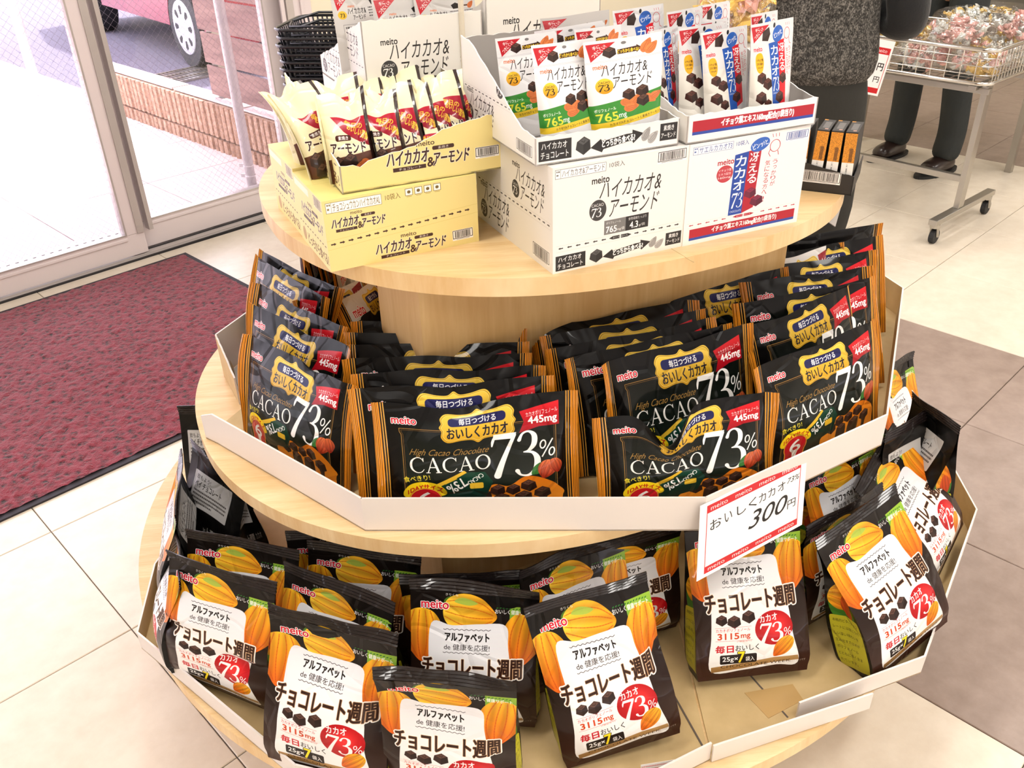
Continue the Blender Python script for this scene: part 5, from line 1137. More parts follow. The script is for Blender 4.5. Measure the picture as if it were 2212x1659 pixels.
pt((1520, 8), (1588, -6), 'ginkgo', 'grey_foil', 'rearmost ginkgo pouch in the striped carton', 17, grp=gg, zt=ZT+.0)
pt((1414, 66), (1478, 36), 'ginkgo', 'grey_foil', 'ginkgo pouch against the left wall of the striped carton', 18, grp=gg, zt=ZT-.010)
# silver backs in the two tall cartons
zb_ = Z1+.152
for i, (x, y, rz, lab, rr) in enumerate(((.020, .10, 6, 'silver almond pouch leaning out of the tall back left carton, leftmost', ta), (.070, .05, -2, 'silver almond pouch with a hang hole, behind the tall carton front', ta), (.135, .05, 2, 'silver almond pouch by the cream pole in the tall carton', ta), (.06, .05, 2, 'silver almond pouch just right of the cream pole', tb), (.14, .05, -2, 'silver almond pouch at the right of the rear carton', tb), (.11, .09, 0, 'silver almond pouch half hidden in the rear carton', tb))):
    q = loc_in(rr, x+.0525, y); r = empty('snack_pouch', (q[0]-.0525*math.cos(math.radians(24.3)), q[1]-.0525*math.sin(math.radians(24.3)), zb_), math.radians(24.3+rz), -math.radians(4)); q = loc_in(rr, x, y); r.location = (q[0]+.02, q[1], zb_); tag(r, lab, 'snack pouch', 'silver pouches in the tall cartons')
    prof = lambda v: (.9+.1*math.cos(v*3))*(1-v/.82)**.75 if v < .81 else .02
    pillow('pouch', .102, .140+(.012 if i == 0 else 0), .034, prof, [F_['almond_back'], F_['almond']], r, 500+i, nu=25, nv=27, pinch=0, edge=2.6, bend=.008, lump=.003)
# ---------------------------------------------------------------- black cacao bags, middle tier
R0 = math.radians
def cb(TL, TR, lab, grp, seed, **k): return cacao_bag(TL, TR, lab, grp, seed, **k)
g1 = 'cacao bags in the middle stack'; mid = 'black cacao 73% bag, '
cb((797, 878), (1251, 850), mid+'frontmost of the stack left of the price card', g1, 101, lean=R0(11), h=.172, dips=[(-.25, .016, .5)])
cb((745, 860), (1204, 827), mid+'second from the front in that left-of-centre stack', g1, 102, dips=[(.0, .010, .4)])
cb((757, 824), (1180, 806), mid+'third from the front in the left-of-centre stack', g1, 103, dips=[(.3, .006, .5)])
cb((741, 790), (1150, 782), mid+'fourth from the front in the left-of-centre stack', g1, 104)
cb((741, 763), (1144, 757), mid+'third from the back in the left-of-centre stack', g1, 105)
cb((742, 738), (1139, 727), mid+'second from the back in the left-of-centre stack', g1, 106)
cb((757, 712), (1125, 704), mid+'rearmost in the left-of-centre stack, touching the maple core', g1, 107)
g2 = 'cacao bags behind the price card'
cb((1286, 905), (1678, 850), mid+'crumpled one slumped in front behind the price card', g2, 111, w=.276, zt=.748, h=.150, dips=[(-.28, .052, .24)], fold=.03, T=.03, lean=R0(14))
cb((1294, 806), (1626, 716), mid+'upright one right behind the crumpled bag', g2, 112, dips=[(.1, .004, .4)])
cb((1218, 797), (1590, 712), mid+'third from the front behind the price card', g2, 113)
cb((1172, 775), (1558, 702), mid+'fourth from the front behind the price card', g2, 114)
cb((1169, 746), (1533, 684), mid+'fourth from the back behind the price card', g2, 115)
cb((1140, 722), (1520, 665), mid+'third from the back behind the price card', g2, 116)
cb((1128, 700), (1480, 640), mid+'second from the back behind the price card', g2, 117)
cb((1110, 680), (1438, 618), mid+'rearmost behind the price card, against the maple core', g2, 118)
g3 = 'cacao bags in the short rear stack'
cb((1432, 645), (1700, 585), mid+'front of the short rear stack under the striped carton', g3, 121, zt=.778, w=.27)
cb((1405, 622), (1664, 560), mid+'middle of the short rear stack under the striped carton', g3, 122, zt=.776, w=.27)
cb((1380, 600), (1663, 534), mid+'rear of the short stack under the striped carton', g3, 123, zt=.772, w=.27)
g4 = 'cacao bags in the right-hand stack'
cb((1630, 799), (1904, 688), mid+'frontmost of the right-hand stack, glossy front', g4, 131, w=.28, lean=R0(12), h=.172)
cb((1628, 722), (1850, 632), mid+'second from the front of the right-hand stack', g4, 132, w=.27)
cb((1587, 676), (1905, 614), mid+'third from the front of the right-hand stack', g4, 133)
cb((1610, 632), (1887, 590), mid+'third from the back of the right-hand stack', g4, 134)
cb((1637, 594), (1901, 553), mid+'second from the back of the right-hand stack', g4, 135)
cb((1655, 566), (1912, 522), mid+'rearmost face-on bag of the right-hand stack', g4, 136)
cb((1680, 530), (1860, 500), mid+'bag showing its plain back, behind the right-hand stack', g4, 137, flip=1, w=.27)
cb((1650, 585), (1760, 560), 'black bag with a pale label wedged behind the right-hand stack', g4, 138, kind='cacao_white', w=.25, zt=.765)
g5 = 'cacao bags in the left-hand stack'
cb((536, 729), (742, 828), mid+'frontmost of the left-hand stack facing the doormat', g5, 141, lean=R0(12), h=.172, dips=[(.35, .008, .2)], w=.272)
cb((541, 672), (750, 768), mid+'second from the front of the left-hand stack', g5, 142, w=.272, dips=[(.2, .012, .3)])
cb((545, 627), (735, 722), mid+'third from the front of the left-hand stack', g5, 143, w=.272)
cb((552, 566), (700, 660), mid+'fourth from the front of the left-hand stack', g5, 144, w=.272)
cb((566, 560), (715, 632), mid+'rearmost face-on bag of the left-hand stack', g5, 145, w=.272)
g6 = 'bags turned edge-on at the back left'
for i, (x, y) in enumerate(((598, 527), (622, 548), (640, 560), (655, 562), (676, 574))):
    A_ = P(x, y, .772)[:2]; yaw = math.radians(-78); L = .25; dd = uv2(-78+0, 1, 0)
    r = empty('cacao_bag', (A_[0]-.0+dd[0]*L*.0, A_[1], .604), yaw, 0); r.location = (A_[0]+.03+.004*i, A_[1]+.10, .604); tag(r, 'black and grey cacao bag stood edge-on behind the left stack, %s' % ['leftmost', 'second from the left', 'in the middle', 'second from the right', 'rightmost'][i], 'chocolate bag', g6); r.rotation_euler = (0, 0, math.radians(100-3*i))
    prof = lambda v: .35+.65*math.sin(min(1, v/.38)*math.pi/2) if v < .38 else (1-((v-.38)/.62)**1.5)*.93+.07
    o, E = pillow('pouch', .20, .172, .022, prof, [F_['cacao_white'], F_['cacao_back']], r, 700+i, nu=25, nv=21, bend=.004)
    side_seal(r, E, -1, .02, 710+i, F_['seal']); side_seal(r, E, 1, .02, 720+i, F_['seal'])
cb((668, 640), (770, 607), 'white-topped cacao 73 percent bag at the back left against the core', g6, 151, kind='cacao_white', w=.16, h=.165, zt=.760)
cb((748, 645), (822, 600), 'white-topped cacao 73 percent bag beside the maple core', g6, 152, kind='cacao_white', w=.15, h=.16, zt=.755)
# ---------------------------------------------------------------- brown gusseted bags, bottom tier
wl = 'brown gusseted chocolate bag, '; g7 = 'gusseted bags on the bottom tier'
def wb(TL, TR, lab, seed, **k): return week_bag(TL, TR, wl+lab, g7, seed, **k)
R_ = math.radians
wb((812, 1428), (1116, 1460), 'frontmost at the bottom centre, cut by the frame', 202, h=.212, w=.186, lean=0.0, D=.048, dents=[(.9, .35, .10, .16, .016)])
wb((592, 1292), (868, 1362), 'front left, second from the tray corner', 203, lean=R_(16), h=.226, w=.198, dents=[(.93, .50, .10, .14, .018)])
wb((344, 1196), (579, 1279), 'at the front left corner of the tray, creased', 204, lean=R_(3), h=.206, w=.203, dents=[(.80, .42, .25, .05, .014), (.1, .52, .2, .04, .010)])
wb((879, 1268), (1164, 1284), 'upright, directly behind the frontmost one', 205, lean=R_(5), h=.212, w=.188)
wb((1143, 1322), (1402, 1279), 'front centre, leaning to the left', 206, lean=R_(16), h=.232, w=.180, base=(.142, .832), roll=R_(-8), dents=[(.97, .60, .09, .14, .022)])
wb((1505, 1150), (1737, 1127), 'standing alone under the price card', 207, lean=R_(25), h=.233, w=.184, base=(.360, .955), wob=.6)
wb((1784, 1174), (1963, 1083), 'front right, its yellow side label showing', 208, lean=R_(23), h=.230, w=.190, base=(.612, .995), roll=R_(-8), D=.075, wob=.6)
wb((1892, 1022), (1992, 950), 'tilted over at the right end of the tray', 209, lean=R_(25), h=.232, w=.165, base=(.765, 1.205), roll=R_(-20), yaw=R_(42))
wb((1725, 1128), (1897, 1037), 'between the price card and the front right one', 210, lean=R_(4), h=.19, w=.192)
wb((1745, 1020), (1900, 945), 'behind the price card, top hidden by the middle tier', 211, lean=R_(4), h=.20, w=.185)
wb((600, 1222), (842, 1318), 'second row, behind the front left ones', 212, lean=R_(3), h=.19, w=.200)
wb((664, 1178), (892, 1212), 'third row, under the middle tier left of centre', 213, lean=R_(3), h=.19)
wb((622, 1158), (858, 1150), 'rear row at the left, deep in shade', 214, lean=R_(3), h=.19)
wb((872, 1230), (1122, 1216), 'second row, behind the upright one', 215, lean=R_(3), h=.19)
wb((1128, 1246), (1334, 1166), 'second row, tilted, behind the front centre one', 216, lean=R_(4), h=.20, w=.185, roll=R_(3))
wb((1250, 1165), (1440, 1120), 'rear row right of centre, red 73 disc peeping out', 217, lean=R_(4), h=.19, w=.185)
wb((388, 1154), (632, 1204), 'second row, behind the front left corner one', 218, lean=R_(3), h=.19, w=.200)
wk = 'dark gusseted chocolate bag showing its back, '
def wbb(TL, TR, lab, seed, **k): return week_bag(TL, TR, wk+lab, g7, seed, back=True, **k)
wbb((2004, 850), (2076, 905), 'tall at the far right beside the brown floor', 221, w=.12, lean=math.radians(4), zt=.55, h=.25)
wbb((1905, 925), (1990, 880), 'between the middle tray and the far right bag', 222, w=.14, lean=math.radians(10), zt=.54)
week_bag((1925, 800), (1975, 770), 'gusseted bag with a yellow side label, behind the middle tray at the right', g7, 223, w=.13, lean=math.radians(4), zt=.53)
q1, q2, q3 = P(392, 1262, .302)[:2], P(372, 1370, .302)[:2], P(500, 1230, .302)[:2]
gusset_bag((q1[0]+.015, q1[1], .302), R_(-76), R_(4), .17, .225, .07, 'gusseted chocolate bag turned to the doormat, its pale back label showing at the left', g7, 224, side='week_back', roll=R_(4))
gusset_bag((q2[0]+.030, q2[1]-.01, .302), R_(-74), R_(3), .15, .175, .06, 'gusseted chocolate bag turned sideways low against the left tray wall', g7, 226, side='week_back')
gusset_bag((q3[0], q3[1], .302), R_(-40), R_(3), .17, .225, .07, 'dark gusseted chocolate bag back, just left under the middle tier edge', g7, 225, back=True, side='week_back')
wbb((420, 885), (445, 885), 'peeping out left of the middle tier', 227, w=.10, lean=math.radians(0), zt=.53)
# ---------------------------------------------------------------- wire basket cart with sweets
K_ = np.array([1.85, 3.44]); cw, cl = uv2(41, 1, 0), uv2(131, 1, 0); CWD, CLN = .56, .98
def CT(a, b_): q = K_+cw*a+cl*b_; return (q[0], q[1])
cart = empty('basket_cart', (*CT(0, 0), 0)); tag(cart, 'chrome wire basket cart on castors, heaped with bagged sweets', 'cart')
def cpart(b, name, mats, **k): o = b.build(name, mats, cart, **k); o.location = (-cart.location[0], -cart.location[1], 0); return o
def loop(z, r, ins=0, rc=.05):
    pts = []
    for cx, cy, a0 in ((rc+ins, rc+ins, 180), (CWD-rc-ins, rc+ins, 270), (CWD-rc-ins, CLN-rc-ins, 0), (rc+ins, CLN-rc-ins, 90)):
        for k in range(5): t = math.radians(a0+k*22.5); pts.append((*CT(cx+rc*math.cos(t), cy+rc*math.sin(t)), z))
    b = B(); b.tube(pts, r, 8, closed=True); return b
cpart(loop(.735, .0085), 'top_rail', [M['chrome']], sm=True); cpart(loop(.612, .008), 'bottom_rail', [M['chrome']], sm=True)
for z in (.705, .675, .643): cpart(loop(z, .0022), 'side_wire', [M['chrome']], sm=True)
b = B()
for k in range(1, 20):
    for y in (0, CLN): q = CT(CWD*k/20, y); b.tube([(*q, .61), (*q, .735)], .0018, 5)
for k in range(1, 17):
    for x in (0, CWD): q = CT(x, CLN*k/17); b.tube([(*q, .61), (*q, .735)], .0018, 5)
for k in range(1, 17): b.tube([(*CT(0, CLN*k/17), .607), (*CT(CWD, CLN*k/17), .607)], .0018, 5)
for k in range(1, 10): b.tube([(*CT(CWD*k/10, 0), .607), (*CT(CWD*k/10, CLN), .607)], .0018, 5)
o = cpart(b, 'upright_wires', [M['chrome']]); o['kind'] = 'stuff'
FX = {0: (-.19, .37), 1: (-.19, .37)}
for e, y in ((0, .02), (1, CLN-.06)):
    x0, x1 = (-.16, .38)
    b = B(); b.box(x0, x1, y-.018, y+.018, .085, .108, T=lambda p: (*CT(p[0], p[1]), p[2])); cpart(b, 'foot_bar', [M['steel']], bevel=.002)
    b = B(); b.box(.035, .08, y-.012, y+.012, .108, .60, T=lambda p: (*CT(p[0], p[1]), p[2])); cpart(b, 'post', [M['steel']], bevel=.002)
    for x in (x0+.03, x1-.03):
        q = CT(x, y); w_ = B(); a = np.array(cl); c = Vector((q[0]+cw[0]*.012, q[1]+cw[1]*.012, .030))
        w_.tube([c-Vector((a[0], a[1], 0))*.011, c+Vector((a[0], a[1], 0))*.011], .030, 18); wo_ = cpart(w_, 'castor_wheel', [M['rubber']], bevel=.003)
        k_ = B()
        for s in (-1, 1): k_.tube([c+Vector((a[0], a[1], 0))*.014*s, (q[0]+a[0]*.013*s, q[1]+a[1]*.013*s, .078)], .006, 6)
        k_.tube([(q[0], q[1], .070), (q[0], q[1], .086)], .020, 12); o = k_.build('castor_fork', [M['steel']], wo_)
b = B(); b.box(.045, .070, .02, CLN-.06, .215, .240, T=lambda p: (*CT(p[0], p[1]), p[2])); cpart(b, 'stretcher', [M['steel']], bevel=.002)
b = B(); b.box(.03, .06, .0, CLN-.05, .570, .592, T=lambda p: (*CT(p[0], p[1]), p[2])); b.box(.40, .43, .0, CLN-.05, .570, .592, T=lambda p: (*CT(p[0], p[1]), p[2])); b.box(-.0, CWD-.08, .04, .07, .585, .603, T=lambda p: (*CT(p[0], p[1]), p[2])); cpart(b, 'top_bearer', [M['steel']], bevel=.002)
# bags of wrapped sweets: clear film round crumpled foil pieces
rngc = np.random.default_rng(77)
def candy_bag(loc, w, d, h, cols, label, seed, yaw=0, tilt=0, grp='bags of wrapped sweets in the wire cart', n=44):
    r = empty('candy_bag', loc, yaw, tilt); tag(r, label, 'candy bag', grp); rng = np.random.default_rng(seed)
    V, f, mi = [], [], []
    for i in range(n):
        a = rng.uniform(0, 2*math.pi); rr = math.sqrt(rng.random()); z = h*(.5+.42*rng.uniform(-1, 1)); k = math.sqrt(max(.05, 1-((z-h*.5)/(h*.52))**2))
        c = np.array([math.cos(a)*rr*w*.47*k, math.sin(a)*rr*d*.47*k, z]); s = rng.uniform(.017, .027); R_ = np.array(Matrix.Rotation(rng.uniform(0, 6), 3, Vector(rng.normal(size=3))))
        lobes = []
        for tx in (-1.9, -1.05, -.3, .45, 1.05, 1.9):
            rad = {1.9: .75, 1.05: .28, .3: .8, .45: .8}[abs(tx)]
            for q in range(6): t = q*math.pi/3+rng.uniform(-.3, .3); e = rad*rng.uniform(.65, 1.15); lobes.append((tx*.62, e*math.cos(t), e*math.sin(t)*(.35 if abs(tx) > 1.5 else .8)))
        base = len(V); V += [tuple(c+R_@(np.array(p)*s)) for p in lobes]; m_ = cols[int(rng.integers(len(cols)))]
        for ring in range(5): f += [(base+ring*6+q, base+ring*6+(q+1) % 6, base+(ring+1)*6+(q+1) % 6, base+(ring+1)*6+q) for q in range(6)]
        f += [tuple(base+q for q in range(6))[::-1], tuple(base+30+q for q in range(6))]; mi += [m_]*32
    o = mesh('wrapped_sweets', V, f, [M['candy_gold'], M['candy_silver'], M['candy_pink']], r, mi=mi); o['kind'] = 'stuff'
    nu, nv = 20, 12; V = []; lw = waves(rng, 4, 14, 50)
    for j in range(nv):
        t = -math.pi/2+math.pi*j/(nv-1)
        for i in range(nu):
            a = 2*math.pi*i/nu; x, y, z = math.cos(a)*math.cos(t), math.sin(a)*math.cos(t), math.sin(t)
            sg = lambda q, e: math.copysign(abs(q)**e, q); k = 1+.06*lw(x*.2, y*.2+z*.1); V.append((sg(x, .6)*w*.52*k, sg(y, .6)*d*.52*k, h*.5+sg(z, .7)*h*.52*k))
    f = [(j*nu+i, j*nu+(i+1) % nu, (j+1)*nu+(i+1) % nu, (j+1)*nu+i) for j in range(nv-1) for i in range(nu)]
    mesh('clear_film', V, f, [M['film']], r, smooth_=True)
    return r
cols_ = {'gold': [0, 0, 0, 1], 'pink': [2, 2, 1], 'silver': [1, 1, 0], 'mixed': [0, 1, 2]}
def cpos(a, b_, z): q = CT(a, b_); return (q[0], q[1], z)
CB = [(.13, .10, .625, 'mixed', 'lower candy bag at the near corner of the wire cart, mixed gold and silver foil'), (.13, .33, .625, 'pink', 'candy bag against the near long side of the cart, pink foil wrappers'), (.13, .56, .625, 'gold', 'candy bag against the near long side of the cart, gold foil wrappers'), (.13, .80, .625, 'gold', 'gold candy bag by the price card on the cart'),
      (.42, .13, .625, 'silver', 'candy bag at the right end of the cart, silver foil wrappers'), (.42, .40, .625, 'mixed', 'candy bag in the far half of the cart, mixed foils'), (.42, .66, .625, 'silver', 'far candy bag with silver wrappers near the grey sweater'),
      (.16, .22, .715, 'pink', 'upper candy bag with pink and silver wrappers near the cart corner'), (.18, .50, .715, 'gold', 'upper candy bag with gold wrappers in the middle of the cart'), (.40, .30, .72, 'silver', 'upper candy bag with silver wrappers, glossy white film'),
      (.42, .62, .73, 'gold', 'topmost candy bag with gold wrappers at the top edge of the view'), (.44, .08, .71, 'pink', 'upper candy bag at the right end of the cart, pale pink wrappers')]
for i, (a, b_, z, c, lab) in enumerate(CB): candy_bag(cpos(a, b_, z), .25, .22, .10, cols_[c], lab, 900+i, math.radians(41+(-1)**i*12))
# a second wire cart beyond, only its heap reaches the view
q = P(2170, 45, .72)[:2]; q2 = q+uv2(41, .50, 0)+uv2(131, .30, 0)
b = B(); b.box(-.32, .32, -.45, .45, .60, .62); b.box(-.32, -.30, -.45, .45, .62, .72); b.box(.30, .32, -.45, .45, .62, .72); b.box(-.30, .30, -.45, -.43, .62, .72); b.box(-.3, .3, .43, .45, .62, .72)
for x in (-.28, .25):
    for y in (-.42, .39): b.box(x, x+.03, y, y+.03, 0, .6)
o = b.build('display_table', [M['steel']], loc=(q2[0], q2[1], 0)); rot(o, 41); tag(o, 'steel tray table beyond the wire cart holding more sweets', 'table')
candy_bag((q2[0]-.05, q2[1]-.22, .625), .3, .3, .12, cols_['gold'], 'flat gold candy bag on the far steel tray table', 950, .7, grp='bags on the far table')
# price card hung on the cart
q = CT(-.012, .82)
PCc = paper('cart_card_print', print_price_cart(), grain=.02, rough=.35)
o = quadbox('price_card', .17, .0012, .205, [PCc, M['white_card'], M['white_card'], M['white_card'], M['white_card'], M['white_card']], loc=(*P(1800, 192, .585)[:2], .59), rot=(0, math.radians(8), math.radians(-22))); tag(o, 'white price card with red bands hung on the wire cart, half hidden by the sweater', 'price card')
PCARD = o
# copper coloured bag standing behind the ginkgo pouches
q = P(1600, 30, 1.16)[:2]; candy_bag((q[0]+.02, q[1]+.12, Z1+.14), .14, .10, .14, [2, 0, 0], 'clear bag of copper coloured sweets behind the ginkgo pouches', 960, .4, grp='bag on the top tier', n=60)
b = B(); b.box(-.08, .08, -.06, .06, 0, .139); o = b.build('carton', [WC], loc=(q[0]+.02, q[1]+.12, Z1)); rot(o, 24); tag(o, 'small plain carton under the copper coloured sweets on the top tier', 'carton')
# ---------------------------------------------------------------- stack of black shopping baskets
def basket(z, first=None):
    r = empty('shopping_basket', (0, 0, z)); W, D_, Hh = .43, .29, .22; n = 40
    def ring(w, d, rc):
        p = []
        for cx, cy, a0 in ((w/2-rc, d/2-rc, 0), (-w/2+rc, d/2-rc, 90), (-w/2+rc, -d/2+rc, 180), (w/2-rc, -d/2+rc, 270)):
            for k in range(6): t = math.radians(a0+k*18); p.append((cx+rc*math.cos(t), cy+rc*math.sin(t)))
        return p
    b = B(); to, ti = ring(W, D_, .05), ring(W-.02, D_-.02, .045)
    rim = [(*p, 0) for p in to]; b.tube(rim, .0048, 6, closed=True); b.build('rim', [M['basket']], r, sm=True)
    s = B(); bo_ = ring(W-.09, D_-.08, .04); t_in = ring(W-.008, D_-.008, .05); m_ = len(to)
    # side lattice: upright slats and two bands
    for i in range(m_):
        for sub in (0, .5):
            j = (i+1) % m_; a = np.array(t_in[i])*(1-sub)+np.array(t_in[j])*sub; c = np.array(bo_[i])*(1-sub)+np.array(bo_[j])*sub
            if np.linalg.norm(np.array(t_in[i])-t_in[j]) < .02 and sub: continue
            s.tube([(*a, -.004), (*c, -Hh)], .0032, 4)
    for (i, j) in ((5, 6), (17, 18), (11, 12), (23, 0)):
        A, B2 = np.array(t_in[i]), np.array(t_in[j]); A0, B0_ = np.array(bo_[i]), np.array(bo_[j]); L = np.linalg.norm(A-B2); k = int(L/.016)
        for q in range(1, k): t = q/k; s.tube([(*(A*(1-t)+B2*t), -.004), (*(A0*(1-t)+B0_*t), -Hh)], .0030, 4)
    for z_, f_ in ((-.045, .2), (-.10, .45), (-.16, .72)): s.tube([(*(np.array(a)*(1-f_)+np.array(c)*f_), z_) for a, c in zip(t_in, bo_)], .0035, 4, closed=True)
    o = s.build('side_lattice', [M['basket']], r); o['kind'] = 'stuff'
    f = B(); f.prism(bo_, -Hh, -Hh+.004); f.build('basket_floor', [M['basket']], r)
    h_ = B(); h_.tube([(-W/2+.02, -.01, .004), (-W/2+.06, -D_/2+.004, .010), (W/2-.06, -D_/2+.004, .010), (W/2-.02, -.01, .004)], .004, 6); h_.build('handle', [M['basket']], r, sm=True)
    h_ = B(); h_.tube([(-W/2+.02, .01, .004), (-W/2+.06, D_/2-.004, .010), (W/2-.06, D_/2-.004, .010), (W/2-.02, .01, .004)], .004, 6); h_.build('handle', [M['basket']], r, sm=True)
    return r
bx, by = P(762, 52, .97)[:2]; NB = 32; pitch = .0235; ztop = .975
ords = ['topmost', 'second', 'third', 'fourth', 'fifth', 'sixth', 'seventh', 'eighth', 'ninth', 'tenth', 'eleventh', 'twelfth']+['%s from the floor' % k for k in ('twentieth', 'nineteenth', 'eighteenth', 'seventeenth', 'sixteenth', 'fifteenth', 'fourteenth', 'thirteenth', 'twelfth', 'eleventh', 'tenth', 'ninth', 'eighth', 'seventh', 'sixth', 'fifth', 'fourth', 'third', 'second', 'first')]
for i in range(NB):
    z = ztop-pitch*i; zl = z-.0
    if i == 0: r0 = basket(z); r = r0
    else:
        r = r0.copy(); C.objects.link(r)
        for ch in list(r0.children): c = ch.copy(); C.objects.link(c); c.parent = r
    r.location = (bx+.003*math.sin(i*2.1), by+.003*math.cos(i*1.3), z); r.rotation_euler = (0, 0, math.radians(-8+1.2*math.sin(i*1.7)))
    tag(r, ('black plastic shopping basket, %s from the top of the stack by the door' % ords[i]) if 0 < i < 12 else ('topmost black plastic shopping basket of the stack by the door, open to view' if i == 0 else 'black plastic shopping basket in the stack by the door, %s' % ords[min(i, 31)]), 'shopping basket', 'stacked shopping baskets')
b = B(); b.box(-.19, .19, -.12, .12, .0, .035); o = b.build('basket_stand', [M['black']], loc=(bx, by, 0)); tag(o, 'low black stand under the stack of shopping baskets', 'stand')
# ---------------------------------------------------------------- people
def skin(name, verts, edges, radii, mat, parent=None, sub=2, root=0):
    me = bpy.data.meshes.new(name); me.from_pydata(verts, edges, []); o = bpy.data.objects.new(name, me); C.objects.link(o)
    md = o.modifiers.new('skin', 'SKIN'); md.use_smooth_shade = True
    for i, r in enumerate(radii):
        sv = me.skin_vertices[0].data[i]; sv.radius = r if isinstance(r, tuple) else (r, r); sv.use_root = (i == root)
    s = o.modifiers.new('sub', 'SUBSURF'); s.levels = sub; s.render_levels = sub
    dg = bpy.context.evaluated_depsgraph_get(); me2 = bpy.data.meshes.new_from_object(o.evaluated_get(dg)); bpy.data.objects.remove(o)
    me2.materials.clear(); me2.materials.append(mat); o = bpy.data.objects.new(name, me2); C.objects.link(o)
    for p in me2.polygons: p.use_smooth = True
    if parent: o.parent = parent
    return o
SK = N('skin_tone'); SK.set(Base_Color=lin(c8(206, 160, 130)), Roughness=.5); SK.b.inputs['Subsurface Weight'].default_value = .1; SKIN = SK.m
m = N('heather_knit'); n = m.noise(260, m.coord('Object', (1, 1, .7)), 3, .8); n2 = m.noise(70, m.coord(), 4, .7); w_ = m.n.new('ShaderNodeMath'); w_.operation = 'MULTIPLY_ADD'; w_.inputs[1].default_value = .6; m.ln(n2.outputs[0], w_.inputs[0]); m.ln(n.outputs[0], w_.inputs[2])
m.ln(m.ramp(w_.outputs[0], [(.58, c8(26, 25, 24)), (.78, c8(62, 60, 56)), (.98, c8(150, 146, 138))]), m.b.inputs['Base Color']); m.set(Roughness=.95); m.bump(w_.outputs[0], .8, .006); KNIT = m.m
BLKC = plain('black_cloth', c8(16, 18, 20), .85, bump=(120, .3, .003), sheen=.2); OLIVE = plain('dark_olive_cloth', c8(42, 41, 36), .9, bump=(60, .2, .004)); TROU = plain('charcoal_trousers', c8(44, 48, 48), .85, bump=(14, .5, .02)); SHOE = plain('dark_brown_leather', c8(40, 26, 22), .3, coat=.3); HAIR = plain('dark_hair', c8(30, 22, 18), .5, bump=(90, .8, .01)); JACK = plain('navy_jacket', c8(40, 44, 54), .85)
def face(r, c, mat_eye, k=1.0):
    b = B(); V, f = [], []
    for s in (-1, 1): b.tube([(c[0]+s*.032, c[1]-.090, c[2]+.005), (c[0]+s*.032, c[1]-.096, c[2]+.005)], [.012, .007], 10)
    b.build('eyes', [mat_eye], r)
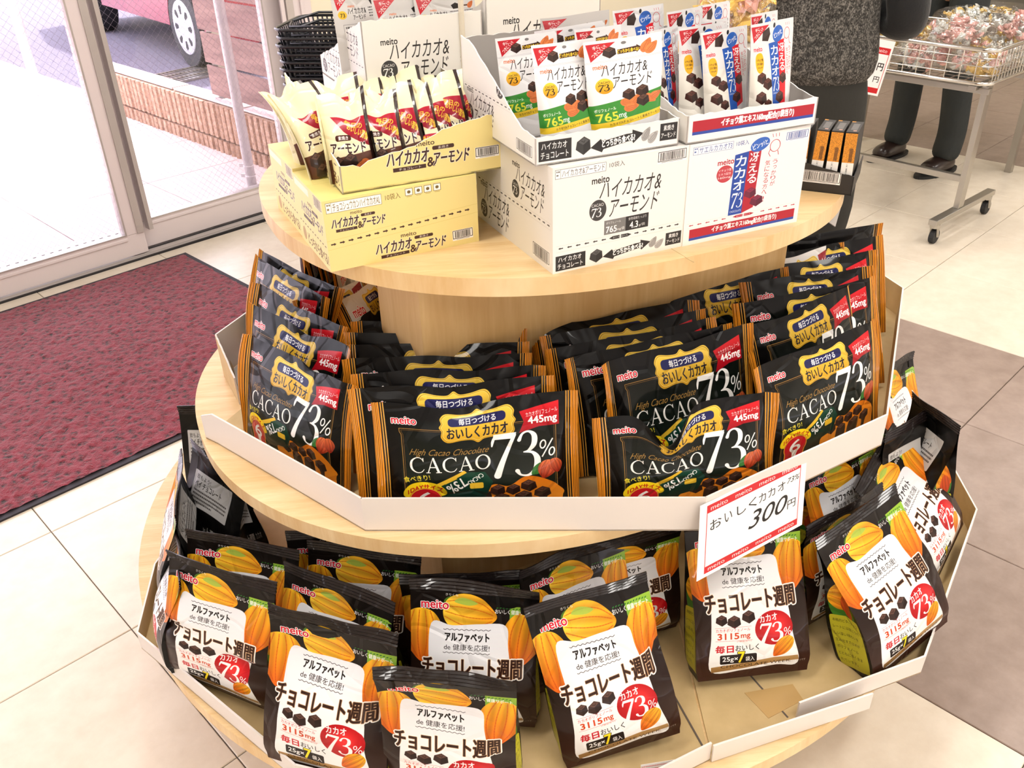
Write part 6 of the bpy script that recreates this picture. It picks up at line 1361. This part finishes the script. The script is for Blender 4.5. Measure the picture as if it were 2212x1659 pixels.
def figure(name, loc, rz, label, pose, top, topname, sleeve, legm, legname, hairlen, skirt=False):
    r = empty(name, loc, rz); tag(r, label, 'person')
    pel, ch, nk, hd = (0, 0, .90), (0, .0, 1.20), (0, 0, 1.36), (0, -.01, 1.50)
    kn = pose['knee']; an = pose['ankle']; el, wr = pose['elbow'], pose['wrist']
    v = [pel, (0, 0, 1.05), ch, (0, 0, 1.31), nk, (0, -.012, 1.44), hd, (0, -.008, 1.57)]; e = [(i, i+1) for i in range(7)]; rad = [(.125, .085), (.115, .085), (.15, .105), (.10, .08), (.052, .052), (.072, .078), (.080, .098), (.062, .076)]
    for s in (0, 1):
        sg = -1 if s == 0 else 1; b0 = len(v)
        v += [(sg*.09, 0, .84), (sg*.095+kn[s][0], kn[s][1], .47), (sg*.10+an[s][0], an[s][1], .09), (sg*.10+an[s][0], an[s][1]-.10, .028)]; e += [(0, b0), (b0, b0+1), (b0+1, b0+2), (b0+2, b0+3)]; rad += [.078, .052, .034, .020]
        b1 = len(v); v += [(sg*.165, 0, 1.30), el[s], wr[s]]; e += [(3, b1), (b1, b1+1), (b1+1, b1+2)]; rad += [.052, .040, .027]
        # hand: palm and five fingers of their own
        d = (Vector(wr[s])-Vector(el[s])).normalized(); side = d.cross(Vector((0, 0, 1))).normalized(); up = side.cross(d); p0 = Vector(wr[s])+d*.05; v.append(tuple(p0)); e.append((b1+2, len(v)-1)); rad.append((.034, .016)); pi = len(v)-1
        for q, (off, L) in enumerate(((-.026, .062), (-.009, .070), (.009, .066), (.026, .052))):
            a = p0+d*.03+side*off; b_ = a+d*L*.5-up*.006; c = b_+d*L*.4-up*.022; n0 = len(v); v += [tuple(a), tuple(b_), tuple(c)]; e += [(pi, n0), (n0, n0+1), (n0+1, n0+2)]; rad += [.0095, .0085, .0075]
        a = p0-side*.034*sg-d*.006; b_ = a-side*.02*sg+d*.03; n0 = len(v); v += [tuple(a), tuple(b_)]; e += [(pi, n0), (n0, n0+1)]; rad += [.011, .009]
    skin('body', v, e, rad, SKIN, r)
    nz = B(); nz.tube([(0, -.100, 1.515), (0, -.120, 1.485), (0, -.108, 1.478)], [.006, .013, .010], 8); nz.build('nose', [SKIN], r, sm=True)
    face(r, (0, -.004, 1.515), BLKC); mo = B(); mo.tube([(-.022, -.098, 1.445), (0, -.104, 1.443), (.022, -.098, 1.445)], .004, 6); mo.build('mouth', [plain('lips', c8(176, 100, 92), .5)], r)
    ea = B()
    for s in (-1, 1): ea.tube([(s*.080, .006, 1.53), (s*.090, .012, 1.51), (s*.082, .004, 1.48)], [.008, .012, .006], 8)
    ea.build('ears', [SKIN], r, sm=True)
    hv = [(0, .015, 1.60), (0, .04, 1.55), (0, .055, 1.48)]+([(0, .06, 1.36)] if hairlen else []); skin('hair', hv, [(i, i+1) for i in range(len(hv)-1)], [(.080, .080), (.092, .078), (.086, .06), (.07, .035)][:len(hv)], HAIR, r)
    # upper garment
    hem = pose.get('hem', .80)
    tv = [(0, .0, hem), (0, 0, (hem+1.05)/2), (0, 0, 1.05), ch, (0, 0, 1.30), (0, 0, 1.345)]; skin(topname, tv, [(i, i+1) for i in range(5)], [(.198, .145), (.190, .138), (.162, .118), (.182, .128), (.155, .098), (.075, .07)], top, r)
    for s in (0, 1):
        sg = -1 if s == 0 else 1; E_, W_e = Vector(el[s]), Vector(wr[s]); skin('sleeve', [(sg*.13, 0, 1.30), (sg*.175, 0, 1.29), tuple(E_), tuple(E_.lerp(W_e, .9))], [(0, 1), (1, 2), (2, 3)], [.06, .070, .062, .045], sleeve, r)
    if skirt: skin(legname, [(0, 0, .93), (0, 0, .75), (0, .0, .28)], [(0, 1), (1, 2)], [(.172, .125), (.182, .135), (.20, .15)], legm, r)
    for s in (0, 1):
        sg = -1 if s == 0 else 1; kx, ky = sg*.095+kn[s][0], kn[s][1]; ax, ay = sg*.10+an[s][0], an[s][1]
        if not skirt: skin('trouser_leg', [(sg*.075, 0, .90), (sg*.09, 0, .78), (kx, ky, .48), (ax+.0, ay+.01, .20), (ax, ay-.02, .050)], [(0, 1), (1, 2), (2, 3), (3, 4)], [.095, .095, .074, .070, .070], legm, r)
        sh = skin('shoe', [(ax, ay+.055, .038), (ax, ay, .045), (ax, ay-.08, .040), (ax, ay-.165, .030)], [(0, 1), (1, 2), (2, 3)], [(.040, .040), (.050, .052), (.055, .044), (.050, .034)], SHOE, r)
        so_ = B(); so_.prism([(ax+a*.055, ay-.060+c*.155) for a, c in [(math.cos(t), math.sin(t)) for t in np.linspace(0, 2*math.pi, 24, endpoint=False)]], 0, .014); so_.build('shoe_sole', [M['rubber']], r)
    return r
figure('person', (.890, 2.62, 0), math.radians(168), 'person in a charcoal heather knit top with black sleeves, seen from behind',
       dict(knee=[(0, .0), (0, 0)], ankle=[(0, .03), (0, .02)], elbow=[(-.235, .03, .97), (.235, .05, 1.0)], wrist=[(-.10, -.24, 1.07), (.10, -.24, 1.08)], hem=.80), KNIT, 'knit_top', BLKC, OLIVE, 'long_skirt', True, skirt=True)
figure('person', (2.12, 4.44, 0), math.radians(-58), 'person in charcoal trousers and dark brown shoes standing behind the wire cart',
       dict(knee=[(-.03, -.02), (.03, -.01)], ankle=[(-.05, .02), (.06, -.02)], elbow=[(-.22, .02, 1.06), (.22, .02, 1.06)], wrist=[(-.16, -.22, 1.02), (.16, -.22, 1.02)], hem=.82), JACK, 'jacket', JACK, TROU, 'trousers', False)
